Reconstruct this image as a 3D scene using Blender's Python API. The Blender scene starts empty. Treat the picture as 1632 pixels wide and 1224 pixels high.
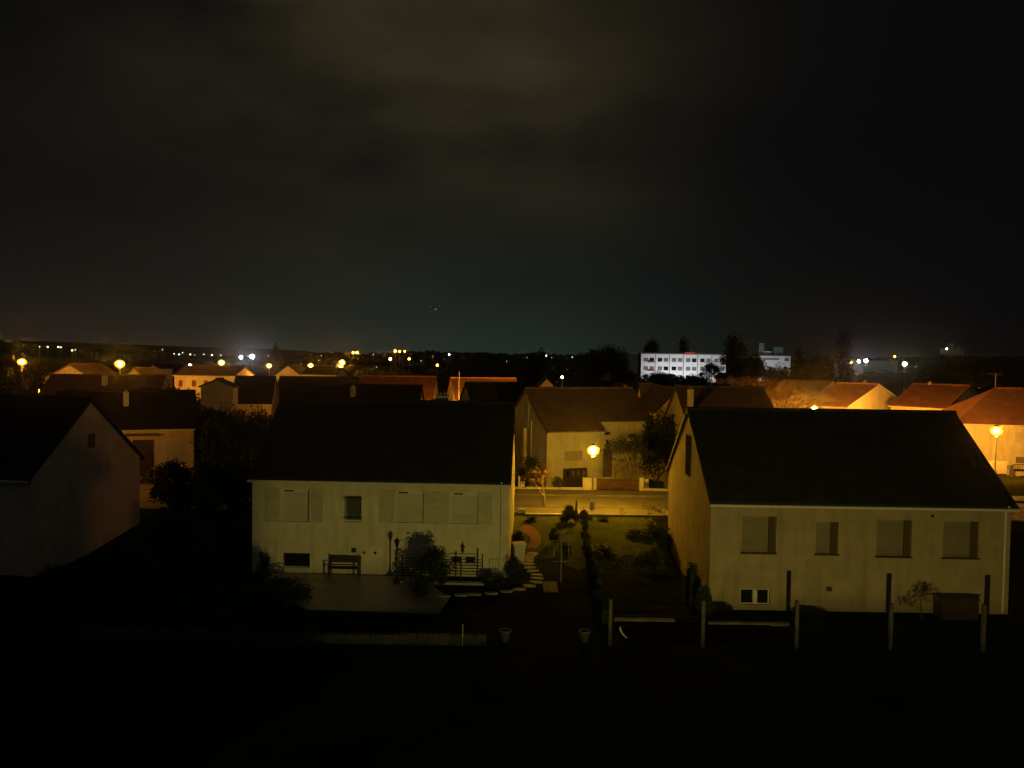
import bpy, math, random
from mathutils import Vector, Matrix
rnd = random.Random(7)
sc = bpy.context.scene
COL = sc.collection

# ------------------------------------------------------------------ camera
F, CX, CY, H = 1257.0, 816.0, 612.0, 10.5
PITCH, ROLL = math.radians(1.9), math.radians(0.8)
cam = bpy.data.cameras.new("camera"); camo = bpy.data.objects.new("camera", cam)
COL.objects.link(camo)
camo.matrix_world = (Matrix.Translation((0, 0, H)) @ Matrix.Rotation(math.radians(90) - PITCH, 4, 'X')
                     @ Matrix.Rotation(ROLL, 4, 'Z'))
cam.sensor_width = 36; cam.lens = F / 1632 * 36
cam.clip_start = 0.1; cam.clip_end = 9000
sc.camera = camo

def ray(px, py):
    x = px - CX; y = CY - py
    c, s = math.cos(ROLL), math.sin(ROLL)
    x2 = (c * x - s * y) / F; y2 = (s * x + c * y) / F
    return Vector((x2, math.cos(PITCH) + y2 * math.sin(PITCH), -math.sin(PITCH) + y2 * math.cos(PITCH)))
def W(px, py, Y):
    d = ray(px, py); t = Y / d.y
    return Vector((d.x * t, Y, H + d.z * t))
def G(px, py, z=0):
    d = ray(px, py); t = (z - H) / d.z
    return Vector((d.x * t, d.y * t, z))

# ------------------------------------------------------------------ render / world
sc.render.engine = 'CYCLES'
sc.view_settings.view_transform = 'Standard'; sc.view_settings.look = 'None'
sc.view_settings.exposure = 0.0; sc.view_settings.gamma = 1.0
sc.cycles.use_denoising = True
sc.cycles.sample_clamp_indirect = 1.0
sc.cycles.max_bounces = 4; sc.cycles.diffuse_bounces = 2; sc.cycles.glossy_bounces = 2
sc.cycles.volume_bounces = 0
sc.cycles.caustics_reflective = False; sc.cycles.caustics_refractive = False

def N(nt, t, **kw):
    n = nt.nodes.new(t)
    for k, v in kw.items(): setattr(n, k, v)
    return n
def M_(nt, op, a, b=None, clamp=False):
    n = nt.nodes.new('ShaderNodeMath'); n.operation = op; n.use_clamp = clamp
    for i, v in enumerate((a, b)):
        if v is None: continue
        if isinstance(v, (int, float)): n.inputs[i].default_value = v
        else: nt.links.new(v, n.inputs[i])
    return n.outputs[0]

world = bpy.data.worlds.new("World"); sc.world = world; world.use_nodes = True
nt = world.node_tree; nt.nodes.clear()
out = N(nt, 'ShaderNodeOutputWorld'); bg = N(nt, 'ShaderNodeBackground')
nt.links.new(bg.outputs[0], out.inputs[0])
tc = N(nt, 'ShaderNodeTexCoord'); sep = N(nt, 'ShaderNodeSeparateXYZ')
nt.links.new(tc.outputs['Generated'], sep.inputs[0])
el = M_(nt, 'MAXIMUM', sep.outputs['Z'], 0.0)
def lobe(px, py, k):
    """soft glow of the night sky round one direction"""
    d = ray(px, py).normalized()
    vm = N(nt, 'ShaderNodeVectorMath', operation='DOT_PRODUCT'); vm.inputs[1].default_value = d
    nt.links.new(tc.outputs['Generated'], vm.inputs[0])
    return M_(nt, 'EXPONENT', M_(nt, 'MULTIPLY', M_(nt, 'SUBTRACT', vm.outputs['Value'], 1.0), k))
mp = N(nt, 'ShaderNodeMapping'); mp.inputs['Scale'].default_value = (1.2, 1.2, 3.2)
nt.links.new(tc.outputs['Generated'], mp.inputs[0])
cn = N(nt, 'ShaderNodeTexNoise'); cn.inputs['Scale'].default_value = 2.6; cn.inputs['Detail'].default_value = 6; cn.inputs['Roughness'].default_value = .5
mp.inputs['Location'].default_value = (.35, 0, .2)
nt.links.new(mp.outputs[0], cn.inputs['Vector'])
cloud = M_(nt, 'MULTIPLY', M_(nt, 'SUBTRACT', cn.outputs['Fac'], 0.22, True), 1.9, True)
def term(fac, col):
    v = N(nt, 'ShaderNodeVectorMath', operation='SCALE'); v.inputs[0].default_value = col
    nt.links.new(fac, v.inputs['Scale']); return v.outputs[0]
def addv(a, b):
    v = N(nt, 'ShaderNodeVectorMath', operation='ADD'); nt.links.new(a, v.inputs[0])
    if isinstance(b, tuple): v.inputs[1].default_value = b
    else: nt.links.new(b, v.inputs[1])
    return v.outputs[0]
up = addv(term(M_(nt, 'MULTIPLY', lobe(640, -30, 36.0), cloud), (.0400, .0315, .0125)), term(M_(nt, 'MULTIPLY', lobe(860, 150, 70.0), cloud), (.0130, .0100, .0040)))
up2 = term(M_(nt, 'MULTIPLY', lobe(250, 40, 14.0), cloud), (.0060, .0050, .0028))
glow = term(M_(nt, 'MULTIPLY', lobe(760, 570, 22.0), M_(nt, 'EXPONENT', M_(nt, 'MULTIPLY', el, -9.0))), (.0145, .0235, .0185))
glow2 = term(M_(nt, 'MULTIPLY', lobe(420, 565, 60.0), M_(nt, 'EXPONENT', M_(nt, 'MULTIPLY', el, -16.0))), (.007, .008, .004))
glow3 = term(M_(nt, 'MULTIPLY', lobe(60, 540, 40.0), M_(nt, 'EXPONENT', M_(nt, 'MULTIPLY', el, -12.0))), (.016, .010, .007))
vb = N(nt, 'ShaderNodeVectorMath', operation='DOT_PRODUCT'); vb.inputs[1].default_value = Vector((.75, -1, .35)).normalized()
nt.links.new(tc.outputs['Generated'], vb.inputs[0])
town = term(M_(nt, 'EXPONENT', M_(nt, 'MULTIPLY', M_(nt, 'SUBTRACT', vb.outputs['Value'], 1.0), 4.0)), (.042, .041, .034))   # unseen glow behind the viewer, added to brighten gable and facades
sky = addv(town, addv(addv(addv(addv(addv(up, up2), glow), glow2), glow3), (.0024, .0025, .0030)))  # town is the added unseen glow behind the viewer
# a trace of real sky model with the sun far below the horizon
nish = N(nt, 'ShaderNodeTexSky'); nish.sky_type = 'NISHITA'; nish.sun_disc = False
nish.sun_elevation = math.radians(-9); nish.sun_rotation = math.radians(0)
nv = N(nt, 'ShaderNodeVectorMath', operation='SCALE'); nt.links.new(nish.outputs[0], nv.inputs[0]); nv.inputs['Scale'].default_value = 0.02
nt.links.new(addv(sky, nv.outputs[0]), bg.inputs['Color']); bg.inputs['Strength'].default_value = 1.0

# ------------------------------------------------------------------ materials
MAT = {}
def mat(name, col, rough=.8, var=.15, vscale=3.0, bump=0.0, bscale=30.0, metal=0.0, spec=.3, kind=None, col2=None, stain=0.0):
    if name in MAT: return MAT[name]
    m = bpy.data.materials.new(name); m.use_nodes = True; nt = m.node_tree
    b = nt.nodes['Principled BSDF']
    b.inputs['Roughness'].default_value = rough; b.inputs['Metallic'].default_value = metal
    b.inputs['Specular IOR Level'].default_value = spec
    tc = N(nt, 'ShaderNodeTexCoord')
    n1 = N(nt, 'ShaderNodeTexNoise'); n1.inputs['Scale'].default_value = vscale; n1.inputs['Detail'].default_value = 6
    nt.links.new(tc.outputs['Object'], n1.inputs['Vector'])
    mix = N(nt, 'ShaderNodeMix', data_type='RGBA')
    c2 = col2 or tuple(c * (1 - var) for c in col); c1 = tuple(min(1, c * (1 + var * .6)) for c in col)
    mix.inputs['A'].default_value = (*c2, 1); mix.inputs['B'].default_value = (*c1, 1)
    rr = N(nt, 'ShaderNodeMapRange'); rr.inputs['From Min'].default_value = .3; rr.inputs['From Max'].default_value = .7
    nt.links.new(n1.outputs['Fac'], rr.inputs['Value']); nt.links.new(rr.outputs[0], mix.inputs['Factor'])
    colout = mix.outputs['Result']
    hsrc = None
    if stain:
        mpp = N(nt, 'ShaderNodeMapping'); mpp.inputs['Scale'].default_value = (2.2, 2.2, .35)
        nt.links.new(tc.outputs['Object'], mpp.inputs[0])
        n3 = N(nt, 'ShaderNodeTexNoise'); n3.inputs['Scale'].default_value = 1.3; n3.inputs['Detail'].default_value = 8
        nt.links.new(mpp.outputs[0], n3.inputs['Vector'])
        r3 = N(nt, 'ShaderNodeMapRange'); r3.inputs['From Min'].default_value = .5; r3.inputs['From Max'].default_value = .8
        nt.links.new(n3.outputs['Fac'], r3.inputs['Value'])
        mx = N(nt, 'ShaderNodeMix', data_type='RGBA'); mx.inputs['B'].default_value = (*(c * .45 for c in col), 1)
        nt.links.new(M_(nt, 'MULTIPLY', r3.outputs[0], stain), mx.inputs['Factor']); nt.links.new(colout, mx.inputs['A'])
        colout = mx.outputs['Result']
    if kind in ('tile', 'boards', 'slats'):
        w = N(nt, 'ShaderNodeTexWave'); w.wave_type = 'BANDS'; w.wave_profile = 'SAW'
        if kind == 'tile': w.bands_direction = 'Z'; w.inputs['Scale'].default_value = 1.6
        elif kind == 'boards': w.bands_direction = 'X'; w.inputs['Scale'].default_value = 2.2
        else: w.bands_direction = 'Z'; w.inputs['Scale'].default_value = 5.5
        w.inputs['Distortion'].default_value = .25
        nt.links.new(tc.outputs['Object'], w.inputs['Vector'])
        hsrc = w.outputs['Fac']
        if kind == 'tile':
            w2 = N(nt, 'ShaderNodeTexWave'); w2.bands_direction = 'X'; w2.inputs['Scale'].default_value = 1.5; w2.inputs['Distortion'].default_value = .15
            nt.links.new(tc.outputs['Object'], w2.inputs['Vector'])
            hsrc = M_(nt, 'ADD', w.outputs['Fac'], M_(nt, 'MULTIPLY', w2.outputs['Fac'], .6))
            n4 = N(nt, 'ShaderNodeTexNoise'); n4.inputs['Scale'].default_value = 9; n4.inputs['Detail'].default_value = 2
            nt.links.new(tc.outputs['Object'], n4.inputs['Vector'])
            mx = N(nt, 'ShaderNodeMix', data_type='RGBA', blend_type='MULTIPLY'); mx.inputs['Factor'].default_value = .8
            nt.links.new(colout, mx.inputs['A'])
            g = M_(nt, 'ADD', M_(nt, 'MULTIPLY', n4.outputs['Fac'], 1.1), .4)
            nt.links.new(g, mx.inputs['B']); colout = mx.outputs['Result']
        dk = N(nt, 'ShaderNodeMix', data_type='RGBA', blend_type='MULTIPLY')
        st = M_(nt, 'ADD', M_(nt, 'MULTIPLY', M_(nt, 'GREATER_THAN', w.outputs['Fac'], .12), .45), .55)
        dk.inputs['Factor'].default_value = 1.0; nt.links.new(colout, dk.inputs['A']); nt.links.new(st, dk.inputs['B']); colout = dk.outputs['Result']
    nt.links.new(colout, b.inputs['Base Color'])
    if bump or hsrc is not None:
        bp = N(nt, 'ShaderNodeBump'); bp.inputs['Strength'].default_value = bump or .5; bp.inputs['Distance'].default_value = .03
        if hsrc is None:
            n2 = N(nt, 'ShaderNodeTexNoise'); n2.inputs['Scale'].default_value = bscale; n2.inputs['Detail'].default_value = 4
            nt.links.new(tc.outputs['Object'], n2.inputs['Vector']); hsrc = n2.outputs['Fac']
        nt.links.new(hsrc, bp.inputs['Height']); nt.links.new(bp.outputs[0], b.inputs['Normal'])
    MAT[name] = m; return m
def emit(name, col, strength):
    if name in MAT: return MAT[name]
    m = bpy.data.materials.new(name); m.use_nodes = True; nt = m.node_tree; nt.nodes.clear()
    o = N(nt, 'ShaderNodeOutputMaterial'); e = N(nt, 'ShaderNodeEmission')
    e.inputs[0].default_value = (*col, 1); e.inputs[1].default_value = strength
    nt.links.new(e.outputs[0], o.inputs[0]); MAT[name] = m; return m

cream = mat('cream_render', (.64, .59, .47), .9, .14, 1.1, .35, 60, stain=.6)
cream2 = mat('pale_render', (.60, .53, .42), .9, .16, 1.3, .35, 50, stain=.4)
ochre = mat('ochre_render', (.62, .50, .34), .9, .16, 1.2, .3, 50, stain=.4)
grey_r = mat('grey_render', (.42, .41, .38), .9, .16, 1.2, .3, 50, stain=.4)
white_r = mat('white_paint_wall', (.78, .77, .76), .8, .06, .5)
roof_dark = mat('slate_dark_tile', (.024, .022, .024), .8, .35, 1.2, .6, kind='tile')
roof_brown = mat('brown_clay_tile', (.15, .095, .065), .85, .30, 1.0, .6, kind='tile')
roof_red = mat('red_clay_tile', (.24, .095, .06), .85, .30, 1.0, .6, kind='tile')
roof_or = mat('orange_clay_tile', (.56, .27, .11), .85, .28, 1.0, .6, kind='tile')
trim = mat('white_trim', (.62, .61, .56), .5, .1, 3)
zinc = mat('zinc_gutter', (.38, .39, .39), .45, .1, 3, metal=.6)
shut_w = mat('white_roller_slats', (.60, .58, .49), .55, .06, 2, .5, kind='slats')
shut_g = mat('grey_roller_slats', (.255, .215, .165), .6, .08, 2, .5, kind='slats')
shut_panel = mat('louvred_shutter_paint', (.57, .55, .43), .6, .10, 2, .5, kind='slats')
shut_red = mat('red_shutter_paint', (.30, .05, .025), .6, .15, 2, .5, kind='slats')
dark_wood = mat('dark_stained_wood', (.045, .030, .022), .6, .3, 6, .3, 40)
brown_wood = mat('brown_gate_boards', (.19, .085, .035), .7, .25, 4, .6, kind='boards')
iron = mat('black_iron', (.015, .015, .016), .5, .2, 8)
glass = mat('dark_window_glass', (.012, .014, .016), .08, .1, 2, spec=.6)
pane_c = mat('grey_glass', (.17, .18, .16), .2, .1, 2)
brick = mat('chimney_brick', (.50, .44, .36), .9, .2, 4, .4, 40)
brick2 = mat('grey_chimney_render', (.33, .33, .31), .9, .2, 4, .4, 40)
conc = mat('pale_concrete', (.42, .41, .38), .9, .22, 2.5, .4, 30, stain=.3)
conc_d = mat('weathered_concrete', (.115, .11, .105), .95, .3, 3, .5, 25)
asphalt = mat('road_asphalt', (.165, .15, .125), .9, .25, .8, .5, 60)
pave = mat('footway_paving', (.18, .165, .14), .9, .22, 1.5, .4, 30)
terr_m = mat('terrace_paving', (.36, .31, .25), .38, .22, 1.2, .4, 14, stain=.2)
path_m = mat('pink_gravel_path', (.24, .115, .06), .95, .3, 6, .6, 50)
stone_m = mat('stepping_stone', (.33, .31, .24), .9, .2, 5, .5, 30)
soil = mat('bare_soil', (.014, .012, .010), .95, .3, 3, .6, 20, spec=0.0)
leaf_d = mat('dark_evergreen_leaves', (.028, .045, .020), .7, .5, 1.2)
leaf_g = mat('green_leaves', (.055, .075, .026), .7, .5, 1.5)
leaf_r = mat('autumn_leaves', (.22, .12, .045), .7, .4, 2.5)
bark = mat('tree_bark', (.10, .075, .055), .9, .3, 6, .5, 30)
twig = mat('bare_twigs', (.13, .085, .055), .9, .3, 3)
pot_w = mat('white_planter', (.55, .54, .50), .7, .15, 4)
bench_m = mat('bench_wood_green', (.035, .030, .022), .6, .2, 4)
steel = mat('galvanised_steel', (.50, .50, .50), .4, .1, 5, metal=.7)

def grass_mat(name, k):
    m = bpy.data.materials.new(name); m.use_nodes = True; nt = m.node_tree
    b = nt.nodes['Principled BSDF']; b.inputs['Roughness'].default_value = .95; b.inputs['Specular IOR Level'].default_value = 0
    tc = N(nt, 'ShaderNodeTexCoord')
    a = N(nt, 'ShaderNodeTexNoise'); a.inputs['Scale'].default_value = .35; a.inputs['Detail'].default_value = 9; a.inputs['Roughness'].default_value = .65
    nt.links.new(tc.outputs['Object'], a.inputs['Vector'])
    r = N(nt, 'ShaderNodeValToRGB'); nt.links.new(a.outputs['Fac'], r.inputs[0])
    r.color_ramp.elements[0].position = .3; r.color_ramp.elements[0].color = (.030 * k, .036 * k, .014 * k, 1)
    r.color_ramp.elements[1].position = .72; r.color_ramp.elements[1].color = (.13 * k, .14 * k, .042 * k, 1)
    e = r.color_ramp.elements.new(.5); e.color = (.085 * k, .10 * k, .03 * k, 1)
    nt.links.new(r.outputs[0], b.inputs['Base Color'])
    c = N(nt, 'ShaderNodeTexNoise'); c.inputs['Scale'].default_value = 14; c.inputs['Detail'].default_value = 6
    nt.links.new(tc.outputs['Object'], c.inputs['Vector'])
    bp = N(nt, 'ShaderNodeBump'); bp.inputs['Strength'].default_value = .8; bp.inputs['Distance'].default_value = .08
    nt.links.new(c.outputs['Fac'], bp.inputs['Height']); nt.links.new(bp.outputs[0], b.inputs['Normal'])
    return m
grass_m = grass_mat('shaded_grass', .30); lawn_m = grass_mat('lamplit_grass', 1.15)  # one grass in dark and bright copies, shade and lamplight put into colour

# ------------------------------------------------------------------ mesh helpers
class MB:
    def __init__(s): s.v = []; s.f = []
    def face(s, *pts):
        i = len(s.v); s.v += [tuple(p) for p in pts]; s.f.append(tuple(range(i, i + len(pts))))
    def box(s, x0, x1, y0, y1, z0, z1):
        i = len(s.v)
        s.v += [(x0, y0, z0), (x1, y0, z0), (x1, y1, z0), (x0, y1, z0), (x0, y0, z1), (x1, y0, z1), (x1, y1, z1), (x0, y1, z1)]
        s.f += [tuple(i + k for k in q) for q in ((0, 3, 2, 1), (4, 5, 6, 7), (0, 1, 5, 4), (1, 2, 6, 5), (2, 3, 7, 6), (3, 0, 4, 7))]
        return s
    def slab(s, pts, t):
        """polygon extruded by vector t"""
        n = len(pts); i = len(s.v); t = Vector(t)
        s.v += [tuple(p) for p in pts] + [tuple(Vector(p) + t) for p in pts]
        s.f.append(tuple(i + k for k in range(n))); s.f.append(tuple(i + n + k for k in reversed(range(n))))
        for k in range(n):
            k2 = (k + 1) % n; s.f.append((i + k2, i + k, i + n + k, i + n + k2))
        return s
    def tube(s, a, b, r0, r1=None, n=8, caps=True):
        a = Vector(a); b = Vector(b); r1 = r0 if r1 is None else r1
        d = b - a
        if d.length < 1e-6: return s
        d.normalize(); u = d.orthogonal().normalized(); w = d.cross(u); i = len(s.v)
        for c, r in ((a, r0), (b, r1)):
            for k in range(n):
                t = 2 * math.pi * k / n; s.v.append(tuple(c + (u * math.cos(t) + w * math.sin(t)) * r))
        for k in range(n):
            k2 = (k + 1) % n; s.f.append((i + k, i + k2, i + n + k2, i + n + k))
        if caps:
            s.f.append(tuple(i + k for k in reversed(range(n)))); s.f.append(tuple(i + n + k for k in range(n)))
        return s
    def lathe(s, prof, n=16, c=(0, 0, 0)):
        i = len(s.v)
        for r, z in prof:
            for k in range(n):
                t = 2 * math.pi * k / n; s.v.append((c[0] + r * math.cos(t), c[1] + r * math.sin(t), c[2] + z))
        for j in range(len(prof) - 1):
            for k in range(n):
                k2 = (k + 1) % n; s.f.append((i + j * n + k, i + j * n + k2, i + (j + 1) * n + k2, i + (j + 1) * n + k))
        s.f.append(tuple(i + k for k in reversed(range(n)))); s.f.append(tuple(i + (len(prof) - 1) * n + k for k in range(n)))
        return s
    def sphere(s, c, r, n=14, m=8, sz=1.0):
        return s.lathe([(max(.001, r * math.sin(math.pi * j / m)), -r * sz * math.cos(math.pi * j / m)) for j in range(m + 1)], n, c)
    def build(s, name, material, parent=None, smooth=False):
        me = bpy.data.meshes.new(name); me.from_pydata(s.v, [], s.f); me.update()
        if material: me.materials.append(material)
        if smooth:
            for p in me.polygons: p.use_smooth = True
        o = bpy.data.objects.new(name, me); COL.objects.link(o)
        if parent: o.parent = parent
        return o

def tag(o, label, cat=None, group=None, kind=None):
    if label: o['label'] = label
    if cat: o['category'] = cat
    if group: o['group'] = group
    if kind: o['kind'] = kind
    return o
def thing(name, label, cat, loc=(0, 0, 0), yaw=0.0, group=None, scale=None):
    o = bpy.data.objects.new(name, None); COL.objects.link(o)
    o.location = loc; o.rotation_euler = (0, 0, yaw); o.empty_display_size = .3
    if scale: o.scale = scale
    return tag(o, label, cat, group)
def dup(root, loc, yaw, label, group=None, scale=None):
    r = root.copy(); COL.objects.link(r); r.location = loc; r.rotation_euler = (0, 0, yaw); r['label'] = label
    if group: r['group'] = group
    if scale: r.scale = scale
    def kids(a, b):
        for ch in [x for x in bpy.data.objects if x.parent == a]:
            c = ch.copy(); COL.objects.link(c); c.parent = b; kids(ch, c)
    kids(root, r)
    return r

# ------------------------------------------------------------------ ground
def sm(a, b, x):
    t = min(1, max(0, (x - a) / (b - a))); return t * t * (3 - 2 * t)
def hgt(x, y):
    z = sm(38.2, 46.2, y)                                    # gardens climb to the street
    dip = sm(56.6, 60.5, y) * (1 - sm(19, 24, x))            # plots across the street lie lower again
    z -= 1.3 * dip * (1 - sm(300, 420, y))
    z -= .7 * sm(85, 110, y) * sm(19, 24, x)
    z += 30 * math.exp(-((x + 980) / 330) ** 2) * sm(700, 1500, y)        # hill at the left
    z += 9 * math.exp(-((x + 200) / 300) ** 2) * sm(900, 1700, y)
    z += 16 * math.exp(-((x - 900) / 330) ** 2) * sm(500, 1300, y)
    if y > 300: z += 1.5 * math.sin(x * .011 + 1) * math.sin(y * .006) * sm(300, 600, y)
    return z
def axis(segs):
    out = []
    for a, b, st in segs:
        t = a
        while t < b - 1e-6: out.append(t); t += st
    out.append(segs[-1][1]); return out
xs = axis([(-3000, -400, 130), (-400, -60, 20), (-60, 60, 1.5), (60, 400, 20), (400, 3000, 130)])
ys = axis([(-80, 10, 15), (10, 36, 2), (36, 62, .8), (62, 120, 3), (120, 500, 20), (500, 3200, 90)])
g = MB(); nx = len(xs)
for y in ys:
    for x in xs: g.v.append((x, y, hgt(x, y)))
for j in range(len(ys) - 1):
    for i in range(nx - 1):
        a = j * nx + i; g.f.append((a, a + 1, a + nx + 1, a + nx))
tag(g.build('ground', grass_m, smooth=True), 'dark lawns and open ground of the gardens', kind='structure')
m = MB(); lx = axis([(.15, 8.38, .3), (8.38, 8.38, 1)]); ly = axis([(36.5, 47.15, .4), (47.15, 47.15, 1)])
for y in ly:
    for x in lx:
        e_ = 39.9 + .8 * math.sin(x * 1.15 + .4) + .35 * math.sin(x * 3.3); yy = 47.15 - (47.15 - y) * (47.15 - e_) / (47.15 - 36.5)  # near edge of the bright grass shaped to the fading lamplight
        m.v.append((x, yy, hgt(x, yy) + .02))
for jj in range(len(ly) - 1):
    for ii in range(len(lx) - 1):
        q = jj * len(lx) + ii; m.f.append((q, q + 1, q + len(lx) + 1, q + len(lx)))
tag(m.build('lawn', lawn_m, smooth=True), 'front lawns between the two houses, lamplight put into the grass colour', kind='structure')
def strip(name, mt, x0, x1, y0, y1, dz, label):
    m = MB(); n = 60; v = []
    for k in range(n + 1):
        x = x0 + (x1 - x0) * k / n
        m.v += [(x, y0, 1 + dz), (x, y1, 1 + dz)]
    for k in range(n): m.f.append((2 * k, 2 * k + 2, 2 * k + 3, 2 * k + 1))
    return tag(m.build(name, mt), label, kind='structure')
strip('road', asphalt, -90, 90, 49.6, 54.2, .006, 'asphalt street between the gardens')
for nm, ya, yb, lb in (('pavement', 47.4, 49.5, 'near pavement along the street'), ('pavement', 54.3, 56.3, 'far pavement along the street')):
    m = MB(); m.box(-90, 90, ya, yb, .9, 1.10); tag(m.build(nm, pave), lb, kind='structure')
for ya, lb in ((49.5, 'near kerb of the street'), (54.2, 'far kerb of the street')):
    m = MB(); m.box(-90, 90, ya + .002, ya + .098, .9, 1.12); tag(m.build('kerb', pave), lb, kind='structure')

# ------------------------------------------------------------------ houses
class House:
    """gabled house; local u along the ridge, v to the back, z up from world zero"""
    def __init__(s, label, P0, yaw, w, d, ze, zr, zg=0.0, wall=cream, roof=roof_dark, holes=(), group=None,
                 ov=.28, hip=None, name='house', front_ext=None, gable_ov=.12, gutter=True, cat='house'):
        s.w, s.d, s.ze, s.zr, s.yaw = w, d, ze, zr, yaw
        s.P0 = Vector((P0[0], P0[1], 0)); s.cu = Vector((math.cos(yaw), math.sin(yaw), 0)); s.cv = Vector((-math.sin(yaw), math.cos(yaw), 0))
        s.root = thing(name, label, cat, (P0[0], P0[1], 0), yaw, group)
        m = MB(); zb = zg - .6; rec = .24
        us = sorted({0, w, *[h[0] for h in holes], *[h[1] for h in holes]}); zs = sorted({zb, ze, *[h[2] for h in holes], *[h[3] for h in holes]})
        for a, b in zip(us, us[1:]):
            for c, e in zip(zs, zs[1:]):
                if any(h[0] <= a + 1e-6 and h[1] >= b - 1e-6 and h[2] <= c + 1e-6 and h[3] >= e - 1e-6 for h in holes): continue
                m.face((a, 0, c), (b, 0, c), (b, 0, e), (a, 0, e))
        for a, b, c, e in [h[:4] for h in holes]:
            m.face((a, 0, c), (a, rec, c), (a, rec, e), (a, 0, e)); m.face((b, 0, c), (b, 0, e), (b, rec, e), (b, rec, c))
            m.face((a, 0, e), (a, rec, e), (b, rec, e), (b, 0, e)); m.face((a, 0, c), (b, 0, c), (b, rec, c), (a, rec, c))
        m.face((w, d, zb), (0, d, zb), (0, d, ze), (w, d, ze))
        for u in (0, w):
            if hip: m.face((u, 0, zb), (u, d, zb), (u, d, ze), (u, 0, ze))
            else: m.face((u, 0, zb), (u, d, zb), (u, d, ze), (u, d / 2, zr), (u, 0, ze))
        if front_ext:
            u0, u1, e = front_ext; z1 = ze - e * (zr - ze) / (d / 2)
            m.face((u0, -e, zb), (u1, -e, zb), (u1, -e, z1), (u0, -e, z1))
            for u in (u0, u1): m.face((u, -e, zb), (u, 0, zb), (u, 0, ze), (u, -e, z1))
        s.wall = m.build('wall', wall, s.root)
        sl = (zr - ze) / (d / 2); t = .16; r = MB()
        def plane(u0, u1, va, vb, zfun):
            pts = [(u0, va, zfun(va)), (u1, va, zfun(va)), (u1, vb, zfun(vb)), (u0, vb, zfun(vb))]
            r.slab(pts, (0, 0, t))
        fz = lambda v: ze + sl * v + .02; bz = lambda v: ze + sl * (d - v) + .02
        if front_ext:
            u0, u1, e = front_ext
            plane(-gable_ov, u1 + .15, -e - ov, d / 2, fz); plane(u1 + .152, w + gable_ov, -ov, d / 2, fz)
        elif not hip: plane(-gable_ov, w + gable_ov, -ov, d / 2, fz)
        if hip:
            o_ = ov; zo = fz(-ov); A1, B1, C1, D1_ = (-o_, -o_, zo), (w + o_, -o_, zo), (w + o_, d + o_, zo), (-o_, d + o_, zo)
            E1_, F1_ = (hip[0], d / 2, zr + .02), (w - hip[1], d / 2, zr + .02)
            r.face(A1, B1, F1_, E1_); r.face(C1, D1_, E1_, F1_); r.face(D1_, A1, E1_); r.face(B1, C1, F1_); r.face(A1, D1_, C1, B1)
            r.v = r.v; r.tube(E1_, F1_, .11, n=8)
        else:
            plane(-gable_ov, w + gable_ov, d / 2 + .001, d + ov, bz)
            r.tube((-gable_ov - .01, d / 2, zr + t), (w + gable_ov + .01, d / 2, zr + t), .11, n=8)
        s.roof = r.build('roof', roof, s.root)
        for side, v in ((0, 0),):
            if gutter:
                e = front_ext[2] if front_ext else 0
                gm = MB()
                if front_ext: gm.tube((-gable_ov, -e - ov - .06, fz(-e - ov) + .03), (front_ext[1] + .1, -e - ov - .06, fz(-e - ov) + .03), .06); gm.tube((front_ext[1] + .2, -ov - .06, fz(-ov) + .03), (w + gable_ov, -ov - .06, fz(-ov) + .03), .06)
                else: gm.tube((-gable_ov, -ov - .06, fz(-ov) + .03), (w + gable_ov, -ov - .06, fz(-ov) + .03), .06)
                gm.build('gutter', trim, s.root)
    def face_uz(s, px, py, v=0.0):
        d = ray(px, py); n = s.cv; o = s.P0 + s.cv * v
        t = (o - Vector((0, 0, H))).dot(n) / d.dot(n); p = Vector((0, 0, H)) + d * t
        return ((p - s.P0).dot(s.cu), p.z)
    def verge(s, right=True, left=True, m=trim):
        sl = (s.zr - s.ze) / (s.d / 2)
        for u, on in ((-.15, left), (s.w + .15, right)):
            if not on: continue
            for va, vb in ((-.25, s.d / 2), (s.d + .25, s.d / 2)):
                b = MB()
                za = s.ze + sl * min(va, s.d - va); zb = s.ze + sl * min(vb, s.d - vb)
                b.slab([(u - .015, va, za - .06), (u - .015, vb, zb - .06), (u - .015, vb, zb + .2), (u - .015, va, za + .2)], (.03, 0, 0))
                b.build('verge_board', m, s.root)
    def chimney(s, u, v, top, a=.35, b=.3, m=brick, cap=True):
        sl = (s.zr - s.ze) / (s.d / 2); zb = s.ze + sl * min(v, s.d - v) - .3
        c = MB(); c.box(u - a, u + a, v - b, v + b, zb, top)
        ch = c.build('chimney', m, s.roof)
        k = MB(); k.box(u - a - .03, u + a + .03, v - b - .03, v + b + .03, top + .002, top + .06)
        for q in (-.15, .15): k.tube((u + q * a * 2, v, top + .06), (u + q * a * 2, v, top + .2), .07, .06)
        k.build('chimney_cap', conc, s.roof)
    def downpipe(s, u, z0):
        b = MB(); b.tube((u, -.09, z0), (u, -.09, s.ze - .1), .045); b.tube((u, -.09, s.ze - .1), (u, -.3, s.ze - .03), .045)
        b.build('downpipe', trim, s.root)
def rect(P0, yaw, px0, px1, py0, py1):
    """window opening on the facade plane through P0, from its outline"""
    cu = Vector((math.cos(yaw), math.sin(yaw), 0)); cv = Vector((-math.sin(yaw), math.cos(yaw), 0)); o = Vector((P0[0], P0[1], 0))
    def f(px, py):
        d = ray(px, py); t = (o - Vector((0, 0, H))).dot(cv) / d.dot(cv); p = Vector((0, 0, H)) + d * t
        return (p - o).dot(cu), p.z
    a = f(px0, (py0 + py1) / 2)[0]; b = f(px1, (py0 + py1) / 2)[0]; c = f((px0 + px1) / 2, py1)[1]; e = f((px0 + px1) / 2, py0)[1]
    return (a, b, c, e)

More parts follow.
